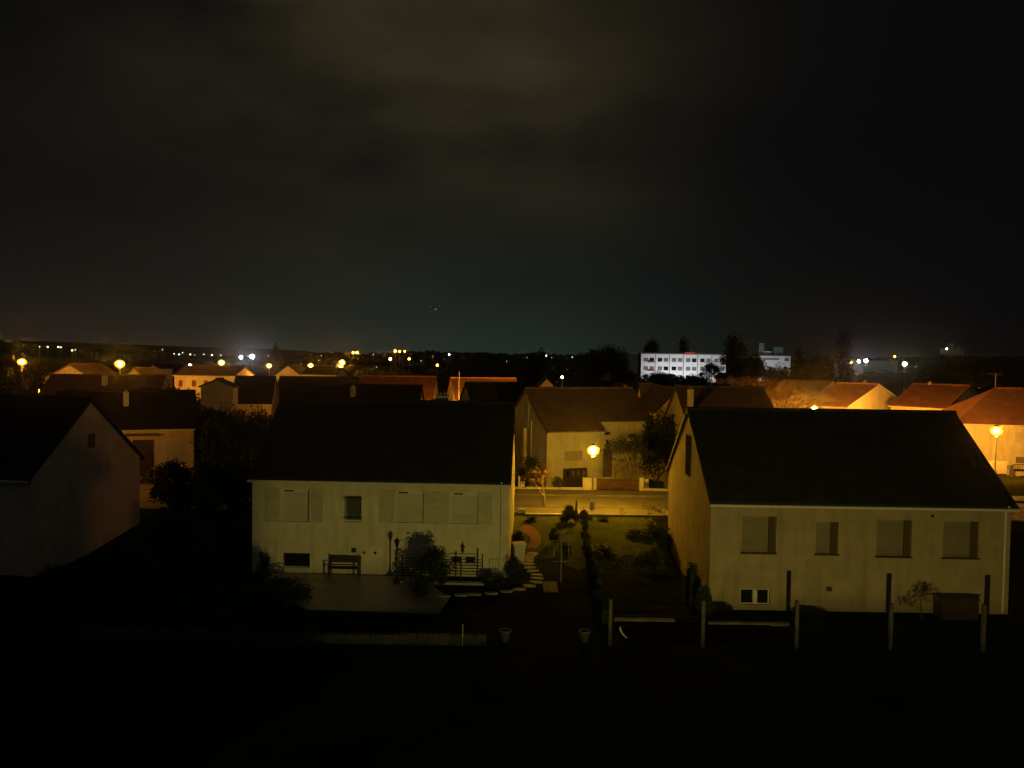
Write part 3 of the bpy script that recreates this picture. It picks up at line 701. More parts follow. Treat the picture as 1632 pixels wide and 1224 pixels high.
# unseen lamp that lights the facades; its plates are added to cut the light
ft = thing('floodlight', 'unseen floodlight with added shade plates, on a post beneath the viewpoint', 'floodlight', (5.0, 9.0, 0))
m = MB(); m.tube((0, 0, 0), (0, -.1, 1.86), .04); m.build('post', iron, ft)
m = MB(); m.box(-.12, .12, -.2, -.14, 1.88, 2.12); m.box(-.545, .50, -.14, .9, 1.91, 1.925); m.box(-.565, -.545, -.14, .9, 1.90, 2.3); m.box(-.60, -.12, -.2, -.14, 1.90, 2.2); m.build('housing', iron, ft)  # side and bottom plates added to shade the left house and near ground
m = MB(); m.sphere((0, 0, 2.0), .04, 14, 8); m.build('bulb', emit('unseen_flood_bulb', (1.0, .80, .15), 84000), ft, True)
SL = [  # px, py, depth, radius, colour, strength, label
 (35, 577, 118, 0.30, SOD, 802, 'orange street lamp nearest the left edge of the picture'),
 (191, 580, 112, 0.33, SOD, 1080, 'large orange street lamp with a wide halo at the left'),
 (353, 578, 135, 0.29, SOD, 648, 'orange street lamp on a pale post above the red shuttered house'),
 (303, 582, 150, 0.23, (1, .55, .3), 246, 'small pinkish lamp left of the one above the red shutters'),
 (429, 583, 150, 0.26, SOD, 385, 'orange street lamp left of the yellow gable'),
 (495, 583, 160, 0.30, SOD, 462, 'orange street lamp right of the yellow gable'),
 (545, 578, 170, 0.37, SOD, 524, 'upper of two close orange street lamps'),
 (543, 585, 165, 0.29, SOD, 401, 'lower of two close orange street lamps'),
 (530, 589, 190, 0.18, SOD, 246, 'faint lamp at the left end of a lit eave'),
 (563, 562, 420, 0.41, SOD, 370, 'left one of a pair of lamps over the treeline'),
 (569, 562, 420, 0.50, SOD, 370, 'right one of a pair of lamps over the treeline'),
 (630, 559.5, 430, 0.55, SOD, 462, 'brightest of the three orange lamps on the skyline'),
 (637, 560, 430, 0.44, SOD, 347, 'middle of the three orange lamps on the skyline'),
 (645, 560, 430, 0.33, SOD, 347, 'rightmost of the three orange lamps on the skyline'),
 (622, 572, 300, 0.40, (1, .6, .35), 231, 'pinkish lamp below the three skyline lamps'),
 (652, 572, 300, 0.32, SOD, 231, 'lamp at the foot of a lit house below the skyline lamps'),
 (716, 565, 500, 0.33, WRM, 138, 'small pale lamp on the wooded skyline left of centre'),
 (697, 582, 240, 0.29, SOD, 246, 'lamp over a small patch of orange light, centre left'),
 (896, 601, 130, 0.19, (1, .6, .4), 92, 'small pink lamp above the brown roof of the lamp lit house'),
 (871, 567, 500, 0.39, WRM, 161, 'single white lamp on the skyline near the centre'),
 (1298, 652, 72, .19, SOD, 9500, 'small glowing lamp under the bright orange roof'),
 (1316, 587, 260, 0.36, WRM, 92, 'small warm lamp left of the white floodlights'),
 (1356, 578, 280, 0.41, SOD, 254, 'orange lamp just left of the two white floodlights'),
 (1369, 576, 300, 0.47, WHT, 300, 'smaller of the two violet white floodlights'),
 (1380, 575, 300, 0.61, WHT, 347, 'larger of the two violet white floodlights'),
 (1442, 580, 290, 0.63, GRN, 347, 'tall greenish white floodlight at the right'),
 (1426, 568, 420, 0.36, SOD, 92, 'faint orange lamp on the skyline at the right'),
 (1509, 556, 880, 0.72, WRM, 92, 'tiny lamp by the faint building on the right hill'),
 (384, 569.5, 520, 0.94, WHT, 138, 'bluish white floodlight left of the brightest one'),
 (402, 568, 520, 1.21, WHT, 185, 'brightest white floodlight on the left skyline'),
]
for px, py, Yd, r_, c_, s_, lb in SL:
    if '\t' in lb: continue
    big = c_ == SOD and Yd < 200 and r_ > .2 and s_ < 4000
    if big: r_ *= 2.0; s_ *= .25  # larger shell widens the imitated halo
    elif s_ < 4000: s_ = min(s_, 45 if c_ not in (WHT, GRN) else 130)
    p = W(px, py, Yd); lamp_globe('street_lamp' if 'floodlight' not in lb else 'floodlight', lb, p, hgt(p.x, p.y), r_, c_, s_, 'globe', group='lamps of the town', cat='floodlight' if 'floodlight' in lb else 'street lamp', amber=big)
# hidden but real lamps in the streets behind the near roofs
for (x, y, z, r_, s_, lb) in ((-9.0, 48.6, 4.6, .2, 150, 'street lamp behind the left house, lighting the edge of the side gable'),
                          (-27.6, 51.6, 4.9, .22, 280, 'street lamp behind the left gable, lighting the orange wall'),
                          (-7.4, 82.2, 4.6, .22, 900, 'street lamp behind the left house roof, by the yellow wall corner'),
                          (-1.0, 80.5, 5.2, .22, 1300, 'street lamp behind the left house roof, by the orange roof strip'),
                          (-33, 72, 4.9, .22, 260, 'street lamp hidden by roofs, lighting the dull red roof'),
                          (-48, 113, 5, .24, 700, 'street lamp in front of the red shuttered house'),
                          (-41, 132, 5, .24, 800, 'street lamp in front of the yellow gable'),
                          (-66, 110, 5, .24, 420, 'street lamp in front of the orange gable at the left'),
                          (-24, 82, 4.6, .22, 190, 'street lamp beside the black roof with orange lower wall'),
                          (39.6, 80.5, 5.0, .2, 1600, 'street lamp behind the right house roof, beside the yellow gable'),
                          (17, 82, 4.6, .22, 420, 'street lamp behind the pale gable end')):
    lamp_globe('street_lamp', lb, Vector((x, y, z)), hgt(x, y), r_, SOD, s_, group='lamps of the town')
# floodlights washing the white block
for (px, Yd, s_, lb) in ((1066, 322, 900, 'ground floodlight below the left half of the white block'), (1110, 322, 900, 'ground floodlight below the middle of the white block'), (1150, 322, 500, 'ground floodlight below the right end of the white block'), (1238, 360, 900, 'ground floodlight below the white building with rooftop boxes')):
    p = W(px, 600, Yd); t = thing('floodlight', lb, 'floodlight', (p.x, Yd, 1.0), 0, 'ground floodlights')
    m = MB(); m.box(-1.2, 1.2, -.5, -.3, 0, 2.2); m.box(-1.2, 1.2, -.3, .3, 0, .2); m.box(-1.2, 1.2, -.3, .6, 2.2, 2.35); m.build('housing', iron, t)
    m = MB(); m.face((-1.1, -.25, .3), (-1.1, .1, 2.0), (1.1, .1, 2.0), (1.1, -.25, .3)); m.build('lens', emit('flood_white%d' % int(px), (.94, .95, 1.0), s_ * .19), t)
# strings of tiny far lights
k = 0
for px, py, c_, big in ((277, 564, WRM, 1), (285.5, 565, WRM, 1.1), (291, 562, (.5, .8, .9), .6), (303.5, 565, WRM, 1.1), (310, 566.5, WRM, 1.3), (325, 565, WRM, .9), (338, 566, (1, .95, .8), 1), (352, 566, WRM, .7), (385, 572, WRM, .5),
                    (397, 571, WRM, .9), (413, 571, (1, 1, .8), .8), (419, 571, (1, 1, .9), .8), (425.5, 571, (1, 1, .9), 1), (430, 570.5, (.8, 1, .9), .9), (428, 567, WRM, .6), (259, 557, (1, .4, .3), .5),
                    (63, 552.5, (.9, 1, .5), .6), (76, 553, (.9, 1, .5), .9), (93, 553, (.95, 1, .5), 1), (97, 553.5, (.95, 1, .5), .8), (115, 558.5, (1, .9, .4), 1.1), (120, 557.5, (1, .8, .4), .6),
                    (879, 570, WRM, .5), (912, 569, (.8, .9, .6), .5), (840, 570, SOD, .7), (757, 574, SOD, .7), (808, 576, SOD, .5), (1421, 573, (1, .8, .3), .8), (1413, 573, (1, .7, .2), .6), (1407, 571, (1, .7, .2), .5), (1449, 592, WHT, .6), (480, 580, WRM, .4), (512, 567, WRM, .35), (508, 574, SOD, .5), (595, 565, WRM, .4), (600, 585, WHT, .4), (671, 575, WRM, .4), (690, 568, SOD, .4), (1180, 571, WRM, .5), (1196, 569, GRN, .6), (1173, 570, GRN, .4)):
    Yd = 650; p = W(px, py, Yd); words_ = {'left': px < 500}
    where = 'left skyline' if px < 270 else 'long row of lights on the left skyline' if px < 440 else 'skyline left of centre' if px < 700 else 'skyline near the centre' if px < 1000 else 'skyline at the right'
    hue = 'white' if min(c_) > .75 else 'greenish' if c_[1] > .95 or c_[0] < .9 else 'orange' if c_[2] < .35 else 'warm'
    if k == 0:
        pass
    t = thing('distant_lamp', 'tiny %s lamp %s, %s' % (hue, 'in the ' + where if 'row' in where else 'on the ' + where, ('pixel bright' if big >= .9 else 'barely visible') ), 'lamp', (p.x, Yd, hgt(p.x, Yd)), 0, 'tiny %s lamps of the %s' % (hue, where))
    h = p.z - hgt(p.x, Yd); m = MB(); m.tube((0, 0, 0), (0, 0, max(.5, h)), .08, n=6); m.build('post', steel, t)
    m = MB(); m.sphere((0, 0, h), .58 * big, 10, 6, .8); m.build('globe', emit('tiny_%s_%s' % (hue, str(c_)), c_, 5.5), t, True); k += 1

# ------------------------------------------------------------------ vegetation
def crown_mesh(name, n, clumps, leaf, seed, mt, shape):
    r = random.Random(seed); m = MB(); cs = []
    for _ in range(clumps):
        cs.append((shape(r), r.uniform(.10, .24)))
    for k in range(n):
        c, rad = cs[r.randrange(clumps)]
        d = Vector((r.gauss(0, 1), r.gauss(0, 1), r.gauss(0, 1))).normalized() * rad * (r.random() ** .4)
        p = c + d; a = Vector((r.gauss(0, 1), r.gauss(0, 1), r.gauss(0, .7))).normalized(); b = a.orthogonal().normalized()
        s = leaf * r.uniform(.6, 1.4)
        m.face(p - a * s, p - b * s * .45, p + a * s, p + b * s * .45)
    me = bpy.data.meshes.new(name); me.from_pydata(m.v, [], m.f); me.materials.append(mt); return me
def round_shape(r):
    while True:
        p = Vector((r.uniform(-1, 1), r.uniform(-1, 1), r.uniform(-1, 1)))
        if .15 < p.length < 1: break
    return Vector((p.x * .40, p.y * .40, .62 + p.z * .30))
def cone_shape(r):
    h = r.random() ** 1.3; rr = (1 - h) * .34 * math.sqrt(r.random()) + .01; t = r.uniform(0, 6.28)
    return Vector((rr * math.cos(t), rr * math.sin(t), .14 + h * .84))
def pine_shape(r):
    lay = r.choice((.55, .68, .8, .92)); rr = (1.1 - lay) * .85 * math.sqrt(r.random()); t = r.uniform(0, 6.28)
    return Vector((rr * math.cos(t), rr * math.sin(t), lay + r.uniform(-.03, .03)))
def bush_shape(r):
    t = r.uniform(0, 6.28); h = r.random(); rr = .42 * math.sqrt(1 - h * h * .8) * math.sqrt(r.random())
    return Vector((rr * math.cos(t), rr * math.sin(t), .10 + h * .72))
def trunk_mesh(name, top, r0, seed, limbs=7, mt=bark):
    r = random.Random(seed); m = MB(); p = Vector((0, 0, -.05)); pts = [p]
    for k in range(5):
        p = p + Vector((r.uniform(-.02, .02), r.uniform(-.02, .02), top / 5)); pts.append(p)
    for k in range(5): m.tube(pts[k], pts[k + 1], r0 * (1 - k * .16), r0 * (1 - (k + 1) * .16), 7, False)
    for k in range(limbs):
        q = pts[2 + k % 4]; t = r.uniform(0, 6.28); d = Vector((math.cos(t), math.sin(t), r.uniform(.5, 1.1))) * r.uniform(.16, .30)
        m.tube(q, q + d, r0 * .4, r0 * .12, 5, False)
    me = bpy.data.meshes.new(name); me.from_pydata(m.v, [], m.f); me.materials.append(mt); return me
PROTO = {}
for nm, sh, n, cl, lf, mt, tp, tr in (('round', round_shape, 7000, 60, .026, leaf_d, .62, .030), ('round2', round_shape, 6000, 50, .028, leaf_g, .6, .028), ('cone', cone_shape, 3000, 70, .030, leaf_d, .9, .026), ('pine', pine_shape, 2400, 44, .030, leaf_d, .93, .028), ('bush', bush_shape, 4200, 36, .034, leaf_d, .3, .02), ('bush2', bush_shape, 3200, 30, .034, leaf_g, .3, .02)):
    PROTO[nm] = (crown_mesh('crown', n, cl, lf, len(PROTO) * 11 + 3, mt, sh), trunk_mesh('trunk', tp, tr, len(PROTO) + 5))
def tree(nm, label, loc, h, wide=1.0, kind='tree', cat='tree', group=None, yaw=None):
    t = thing(kind, label, cat, loc, rnd.uniform(0, 6) if yaw is None else yaw, group, (h * wide, h * wide, h))
    c, tr = PROTO[nm]
    o = bpy.data.objects.new('crown' if 'bush' not in nm else 'foliage', c); COL.objects.link(o); o.parent = t
    o = bpy.data.objects.new('trunk' if 'bush' not in nm else 'stem', tr); COL.objects.link(o); o.parent = t
    return t
def tree_px(nm, px, ytop, Yd, wpx, label, kind='tree', group='dark trees between the houses'):
    p = W(px, ytop, Yd); z0 = hgt(p.x, Yd); h = p.z - z0; wreal = wpx * Yd / F
    return tree(nm, label, (p.x, Yd, z0), h, wreal / (.8 * h), kind, 'tree', group)
TR = [('round', 318, 640, 72, 70, 'dense black tree right of the shuttered orange wall', 'tree'),
 ('round2', 350, 668, 62, 60, 'near dark tree filling the gap left of the cream house', 'tree'),
 ('round', 362, 645, 76, 70, 'dense dark tree under the grey clipped gable, right side', 'tree'),
 ('round', 1052, 652, 63, 60, 'black tree filling the gap between the lamp lit house and the right house', 'tree'),
 ('round2', 366, 715, 56, 80, 'low dark street tree left of the cream house roof', 'tree'),
 ('round', 430, 656, 78, 60, 'dark tree at the foot of the orange lower wall, right side', 'tree'),
 ('round', 388, 668, 60, 80, 'dark tree touching the left edge of the cream house roof', 'tree'),
 ('round', 250, 610, 84, 60, 'dark tree between the dull red roof and the red shutters', 'tree'),
 ('round2', 300, 622, 86, 60, 'dark tree under the wall with red shutters', 'tree'),
('cone', 440, 551, 300, 22, 'small pointed tree on the skyline right of the white floodlights', 'conifer_tree'),
 ('round', 738, 568, 210, 40, 'round dark tree left of centre, below the skyline', 'tree'),
 ('round2', 780, 564, 260, 60, 'broad dark tree on the skyline right of the orange patch', 'tree'),
 ('round', 826, 572, 230, 50, 'low dark tree left of the tallest central tree', 'tree'),
 ('round', 857, 556, 300, 34, 'tall dark tree on the skyline at the centre', 'tree'),
 ('round2', 895, 571, 220, 52, 'wide dark tree just right of the central tall tree', 'tree'),
 ('round', 932, 564, 240, 34, 'dark tree with faint green edge left of the black wing', 'tree'),
 ('round', 953, 552, 300, 40, 'tall dark tree left end of the black wing', 'tree'),
 ('round2', 980, 551, 310, 44, 'tall dark tree in front of the black wing', 'tree'),
 ('pine', 1040, 545, 380, 34, 'pine crown showing over the left half of the white block', 'pine_tree'),
 ('cone', 1090, 541, 380, 32, 'pointed tree showing over the middle of the white block', 'conifer_tree'),
 ('pine', 1170, 540, 300, 46, 'wide pine standing in front of the white block right end', 'pine_tree'),
 ('pine', 1133, 580, 290, 40, 'low pine in front of the white block', 'pine_tree'),
 ('round', 1195, 566, 280, 46, 'dark round tree between the two floodlit buildings', 'tree'),
 ('cone', 1275, 556, 260, 34, 'dark conifer right of the floodlit building', 'conifer_tree'),
 ('round', 1308, 562, 250, 36, 'round dark tree left of the tallest conifer', 'tree'),
 ('cone', 1344, 531, 250, 46, 'tallest black conifer on the right skyline', 'conifer_tree'),
 ('round', 1060, 592, 240, 60, 'dark tree below the left half of the white block', 'tree'),
 ('round2', 1000, 590, 220, 60, 'dark tree below the black wing', 'tree'),
 ('round', 1110, 597, 230, 50, 'dark tree below the middle of the white block', 'tree'),
 ('round', 1240, 580, 210, 50, 'dark tree below the floodlit building with rooftop boxes', 'tree'),
 ('round2', 1400, 592, 220, 70, 'dark hedge tree below the white floodlights', 'tree'),
 ('round', 1470, 586, 230, 70, 'dark tree right of the green floodlight', 'tree'),
 ('round2', 1540, 580, 240, 90, 'broad dark tree on the right slope', 'tree'),
 ('round', 1610, 576, 240, 80, 'dark tree at the right edge above the orange roof', 'tree'),
 ('round', 20, 590, 100, 60, 'dark tree crown under the leftmost lamp', 'tree'),
 ('round2', 60, 598, 92, 60, 'dark leafy tree left of the dull red roof', 'tree'),
 ('round', 268, 608, 88, 36, 'dark tree left of the red shuttered house', 'tree'),
 ('round2', 700, 590, 150, 60, 'dark tree right of the brown roof edge', 'tree'),
 ('round', 640, 585, 170, 60, 'dark tree above the brown roof edge', 'tree'),
 ('round2', 800, 588, 160, 60, 'dark tree above the long orange roof strip', 'tree'),
 ('round', 590, 588, 180, 50, 'dark tree right of the two close lamps', 'tree'),
 ('round', 935, 590, 150, 60, 'dark tree behind the brown roof of the lamp lit house', 'tree'),
 ('round2', 1020, 605, 120, 44, 'small dark tree behind the tiny pink gable', 'tree'),
 ('round', 1150, 606, 120, 44, 'small dark tree behind the brown roof at the right', 'tree'),
 ('round', 405, 590, 170, 40, 'dark tree between the two lamps right of the red shutters', 'tree'),
 ('round', 335, 655, 66, 54, 'dark garden tree below the grey clipped gable', 'tree'),
 ('round2', 400, 652, 62, 50, 'dark garden tree below the orange lower wall', 'tree'),
 ('round2', 270, 742, 53, 70, 'dark shrubby tree under the shuttered orange wall', 'tree'),
 ('round', 700, 628, 78, 40, 'reddish lit shrub tree left of the pink gable', 'tree'),
]
for nm, px, yt, Yd, wp, lb, kd in TR: tree_px(nm, px, yt, Yd, wp, lb, kd)
# wooded skyline: one far-off mass
def woods(name, label, spans, seed):
    r = random.Random(seed); m = MB()
    for x0, x1, y0, y1, Yd in spans:
        px = x0
        while px < x1:
            t = (px - x0) / (x1 - x0); py = y0 + (y1 - y0) * t + r.uniform(-1.2, 2.0)
            p = W(px, py, Yd); zg = hgt(p.x, Yd) - 1; hh = p.z - zg; rx = r.uniform(4, 8) * Yd / 700
            for _ in range(70):
                a = r.uniform(0, 6.28); q = math.sqrt(r.random()); zz = r.random() ** .7
                c = Vector((p.x + rx * q * math.cos(a) * (1.15 - zz * .7), Yd + rx * q * math.sin(a), zg + hh * zz))
                u = Vector((r.gauss(0, 1), r.gauss(0, .5), r.gauss(0, 1))).normalized(); v = u.cross(Vector((0, 1, .2))).normalized(); s = r.uniform(.8, 1.9) * Yd / 700
                m.face(c - u * s, c - v * s * .7, c + u * s, c + v * s * .7)
            px += r.uniform(3, 5.5)
    return tag(m.build(name, leaf_d), label, 'woodland', kind='stuff')
woods('distant_woods', 'dark wooded skyline beyond the town', [(-40, 60, 541, 546, 1050), (50, 150, 548, 556, 1000), (150, 260, 557, 561, 800), (250, 440, 566, 571, 640), (440, 560, 563, 563, 700), (555, 700, 566, 560, 760), (640, 960, 561, 567, 900), (1150, 1400, 572, 576, 700), (1380, 1640, 571, 568, 640)], 4)

# bare branching trees
def bare_mesh(name, seed, depth=6, spread=.55, leaves=0, lm=None, twm=None, r0=.016):
    r = random.Random(seed); m = MB(); tips = []
    def grow(p, d, L, rad, k):
        q = p + d * L; m.tube(p, q, rad, rad * .68, 5 if k > 2 else 3, False)
        if k == 0: tips.append(q); return
        for _ in range(3 if k > 2 or r.random() < .5 else 2):
            nd = (d + Vector((r.gauss(0, spread), r.gauss(0, spread), r.gauss(.12, spread * .5)))).normalized()
            grow(q, nd, L * r.uniform(.66, .86), rad * .62, k - 1)
    grow(Vector((0, 0, -.05)), Vector((0, 0, 1)), .30, r0, depth)
    me = bpy.data.meshes.new(name); me.from_pydata(m.v, [], m.f); me.materials.append(twm or twig)
    lv = None
    if leaves:
        l = MB()
        for _ in range(leaves):
            c = r.choice(tips) + Vector((r.gauss(0, .02), r.gauss(0, .02), r.gauss(0, .02))); a = Vector((r.gauss(0, 1), r.gauss(0, 1), r.gauss(0, 1))).normalized(); b = a.orthogonal().normalized(); s = r.uniform(.010, .022)
            l.face(c - a * s, c - b * s * .6, c + a * s, c + b * s * .6)
        lv = bpy.data.meshes.new('leaves'); lv.from_pydata(l.v, [], l.f); lv.materials.append(lm or leaf_r)
    return me, lv
BARE = [bare_mesh('branches', 3, 5), bare_mesh('branches', 9, 6), bare_mesh('branches', 14, 5, .6, 500, leaf_r), bare_mesh('branches', 22, 5, .7, 900, leaf_g), bare_mesh('branches', 31, 6, .5, 2600, leaf_d), bare_mesh('branches', 17, 7, .5, 0, None, mat('pale_twigs', (.19, .12, .075), .9, .3, 3), .022), bare_mesh('branches', 41, 5, .42, 1500, leaf_r, mat('pale_bark', (.30, .24, .17), .9, .2, 3), .034)]
def bare(i, label, loc, h, wide=1.0, kind='bare_tree', cat='tree', group=None):
    t = thing(kind, label, cat, loc, rnd.uniform(0, 6), group, (h * wide, h * wide, h * .95))
    for k, me in enumerate(BARE[i]):
        if me is None: continue
        o = bpy.data.objects.new('branches' if k == 0 else 'leaves', me); COL.objects.link(o); o.parent = t
    return t
def bare_px(i, px, ytop, Yd, label, wide=1.0, kind='bare_tree', zg=None):
    p = W(px, ytop, Yd); z0 = hgt(p.x, Yd) if zg is None else zg
    return bare(i, label, (p.x, Yd, z0), (p.z - z0) / 1.25, wide, kind)
bare_px(6, 868, 726, 50.2, 'small street tree with last orange leaves on the pavement left of the lamp', 1.0, 'young_tree')
bare_px(5, 1250, 584, 84, 'large bare tree glowing orange behind the dark brown roof', 1.35)
bare_px(5, 1198, 583, 92, 'bare tree dimly orange left of the larger glowing one', 1.0)
bare_px(5, 1285, 612, 86, 'lower bare tree lit orange just left of the orange tiled roof', 1.0)
bare_px(2, 1408, 620, 92, 'bushy tree with orange lit leaves at the yellow gable', .8)
bare_px(0, 1100, 596, 110, 'low bare tree lit brown below the white block', 1.6)
bare_px(4, 1008, 672, 57.6, 'dark half bare tree in front of the right wing of the lamp lit house', 1.15)
bare_px(0, 984, 700, 58.6, 'slender bare tree beside the front door of the lamp lit house', .8)
bare_px(3, 1035, 792, 47.0, 'loose shrub with sparse green leaves by the right end of the front lawn', 1.5, 'shrub')
bare_px(2, 1062, 796, 46.6, 'loose shrub lit orange beside the wall of the right house', 1.4, 'shrub')
bare_px(0, 990, 800, 46.2, 'thin bare shrub at the front edge of the lawn', .9, 'shrub')
bare_px(0, 30, 500, 70, 'tall blurred bare tree against the sky at the left edge', .9)
bare_px(3, 1470, 912, 32.2, 'scraggly leafy shrub against the right house wall', 1.0, 'shrub', 0)
bare_px(3, 855, 800, 57.5, 'leafy shrub behind the low white wall', 1.3, 'shrub')
# shrubs and hedges
def bush_px(nm, px, ybase, z, hpx, wpx, label, kind='shrub', cat='shrub'):
    p = G(px, ybase, z); p.z = hgt(p.x, p.y); h = hpx * p.y / F / .9; w = wpx * p.y / F
    return tree(nm, label, p, h, w / (.95 * h), kind, cat, 'garden shrubs')
bush_px('bush', 686, 948, 0, 72, 72, 'large round black shrub hiding the middle of the balustrade')
bush_px('bush', 842, 778, 1, 50, 46, 'dark bushy shrub at the left end of the lamp lit garden')
bush_px('bush2', 890, 780, 1, 20, 26, 'low green shrub beside the garage door')
bush_px('bush', 985, 778, 1, 16, 70, 'low dark hedge behind the brown gate')
bush_px('bush', 1048, 780, 1, 18, 30, 'dark shrub behind the right stretch of the low wall')
bush_px('bush', 905, 832, 1, 26, 26, 'dark spiky shrub on the front lawn near the divider')
bush_px('bush2', 846, 832, 1, 10, 22, 'low shrub on the lawn beside the curved path')
bush_px('bush', 883, 858, .8, 24, 18, 'small dark ball shrub right of the curved path')
bush_px('bush2', 962, 831, 1, 9, 18, 'tiny mound shrub in the middle of the right lawn')
bush_px('bush2', 938, 828, 1, 7, 16, 'tiny mound shrub near the top of the right lawn')
bush_px('bush', 1050, 862, .8, 36, 60, 'dark wide shrub beside the left wall of the right house')
bush_px('bush', 962, 872, .7, 16, 50, 'low black shrub in the middle of the sloping lawn')
bush_px('bush', 1030, 886, .6, 22, 60, 'black shrub patch below the wide shrub on the sloping lawn')
bush_px('bush2', 900, 868, .7, 14, 26, 'low dark shrub left of the divider on the slope')
bush_px('bush', 1008, 852, .8, 10, 30, 'flat dark plant mound on the right lawn')
bush_px('cone', 918, 833, 1, 32, 9, 'thin pointed cypress at the head of the divider', 'cypress', 'shrub')
bush_px('bush', 1100, 955, .2, 62, 30, 'black shrub at the foot of the left wall of the right house')
bush_px('bush', 1122, 985, 0, 50, 30, 'black shrub at the front corner of the right house')
bush_px('bush', 1150, 976, 0, 14, 40, 'low black plants below the basement windows')
bush_px('bush', 1290, 978, 0, 10, 60, 'low ground plants along the right house wall')
bush_px('bush2', 420, 925, 0, 46, 26, 'soft shrub at the left corner of the cream house')
bush_px('bush', 455, 962, 0, 40, 90, 'black shrub in front of the left end of the terrace')
bush_px('bush', 790, 936, 0, 18, 50, 'low black plants beside the balustrade end')
bush_px('bush', 825, 858, .8, 20, 26, 'dark plant spilling over the white planter', 'potted_plant')
bush_px('bush', 820, 922, .2, 40, 30, 'black shrub at the right rear corner of the cream house')
bush_px('bush', 290, 905, 0, 90, 110, 'unlit garden shrub between the two left houses')
bush_px('bush', 210, 930, 0, 60, 90, 'unlit shrub below the left gable wall')
bush_px('bush', 85, 955, 0, 50, 90, 'unlit shrub at the near foot of the left gable wall')
for k, (x, y, h_, lb) in enumerate(((-20.0, 46.7, 3.2, 'leftmost tall dark shrub of the row beside the side gable'), (-18.2, 46.9, 3.0, 'second tall dark shrub from the side gable'), (-16.5, 46.8, 3.3, 'middle tall dark shrub between the two left houses'), (-14.8, 47.9, 3.0, 'tall dark shrub next to the cream house end of the row'), (-13.4, 48.4, 3.3, 'tall dark shrub touching the corner of the cream house'))):
    tree('bush', lb, (x, y, hgt(x, y)), h_, .95, 'shrub', 'shrub', 'tall shrubs between the two left houses')
# dark hedge-like divider of climbing shrubs between the gardens
for k in range(9):
    y = 46.0 - k * 1.9; x = 4.3 - k * .07
    tree('bush' if k % 2 else 'bush2', 'shrub number along the garden divider' if 0 else ['shrub at the street end of the garden divider', 'second shrub of the garden divider from the street', 'third shrub of the divider from the street', 'fourth shrub of the divider, near the lawn edge', 'middle shrub of the dark garden divider', 'shrub of the divider level with the clothes dryer', 'third shrub of the divider from its near end', 'second shrub of the divider from its near end', 'nearest shrub of the dark garden divider'][k],
         (x, y, hgt(x, y)), rnd.uniform(.55, .95), rnd.uniform(.7, 1.0), 'shrub', 'shrub', 'shrubs of the garden divider')
# grass blades on the lamp lit lawn
def tufts():
    r = random.Random(5); m = MB()
    for _ in range(26000):
        x = r.uniform(.9, 8.3); y = 47.2 - 9.0 * r.random() ** 1.5
        z = hgt(x, y); a = r.uniform(0, 6.28); h = r.uniform(.03, .085); w = .012; dx, dy = math.cos(a) * w, math.sin(a) * w
        m.face((x - dx, y - dy, z - .01), (x + dx, y + dy, z - .01), (x + r.uniform(-.03, .03), y + r.uniform(-.03, .03), z + h))
    tag(m.build('lawn_grass', mat('grass_blades', (.15, .17, .05), .8, .45, .8)), 'short grass of the lamp lit front lawns', kind='stuff')
tufts()

# ------------------------------------------------------------------ gardens
def drape(pts, dz):
    return [(x, y, hgt(x, y) + dz) for x, y in pts]
# terrace
m = MB(); m.slab([(-8.3, 32.1, .03), (-2.85, 31.9, .03), (-2.6, 34.0, .03), (-4.3, 37.2, .03), (-11.9, 37.5, .03), (-10.9, 35.2, .03)], (0, 0, .05))
m.v = [(x, y, z - .04) for x, y, z in m.v]
tag(m.build('terrace', terr_m), 'paved terrace in front of the cream house', kind='structure')
m = MB(); c = [G(854, 872, .45), G(861, 860, .75), G(862, 850, .95), G(852, 840, 1), G(832, 834, 1), G(816, 833, 1), G(822, 838, 1), G(836, 844, .95), G(838, 856, .7), G(838, 872, .4)]
# curved path as a ribbon
L_ = [G(839, 873, .45), G(845, 862, .65), G(846, 853, .85), G(841, 846, .97), G(826, 840, 1)]; R_p = [G(856, 873, .45), G(862, 861, .65), G(862, 851, .85), G(856, 842, .97), G(838, 834, 1)]
def cr(P, n=6):
    o = []
    Q = [P[0]] + P + [P[-1]]
    for i in range(1, len(Q) - 2):
        for j in range(n):
            t = j / n; p0, p1, p2, p3 = Q[i - 1], Q[i], Q[i + 1], Q[i + 2]
            o.append(.5 * ((2 * p1) + (p2 - p0) * t + (2 * p0 - 5 * p1 + 4 * p2 - p3) * t * t + (3 * p1 - p0 - 3 * p2 + p3) * t ** 3))
    return o + [P[-1]]
LL, RR = cr(L_), cr(R_p)
m = MB()
for k in range(len(LL)):
    for j in range(5):
        p = LL[k].lerp(RR[k], j / 4); m.v.append((p.x, p.y, hgt(p.x, p.y) + .05))
for k in range(len(LL) - 1):
    for j in range(4): m.f.append((k * 5 + j, k * 5 + j + 1, k * 5 + j + 6, k * 5 + j + 5))
tag(m.build('path', path_m), 'curved pinkish garden path', kind='structure')
SP = [(849, 876), (845, 881), (842.5, 885.5), (841.5, 890.5), (841, 895), (842, 900), (845, 906), (849, 911.5), (855, 917.5), (856, 923), (854, 929), (843, 935), (827, 940.5), (807, 943.5), (783, 946.5), (756, 948.5), (735, 949.5), (707, 951)]
st0 = None
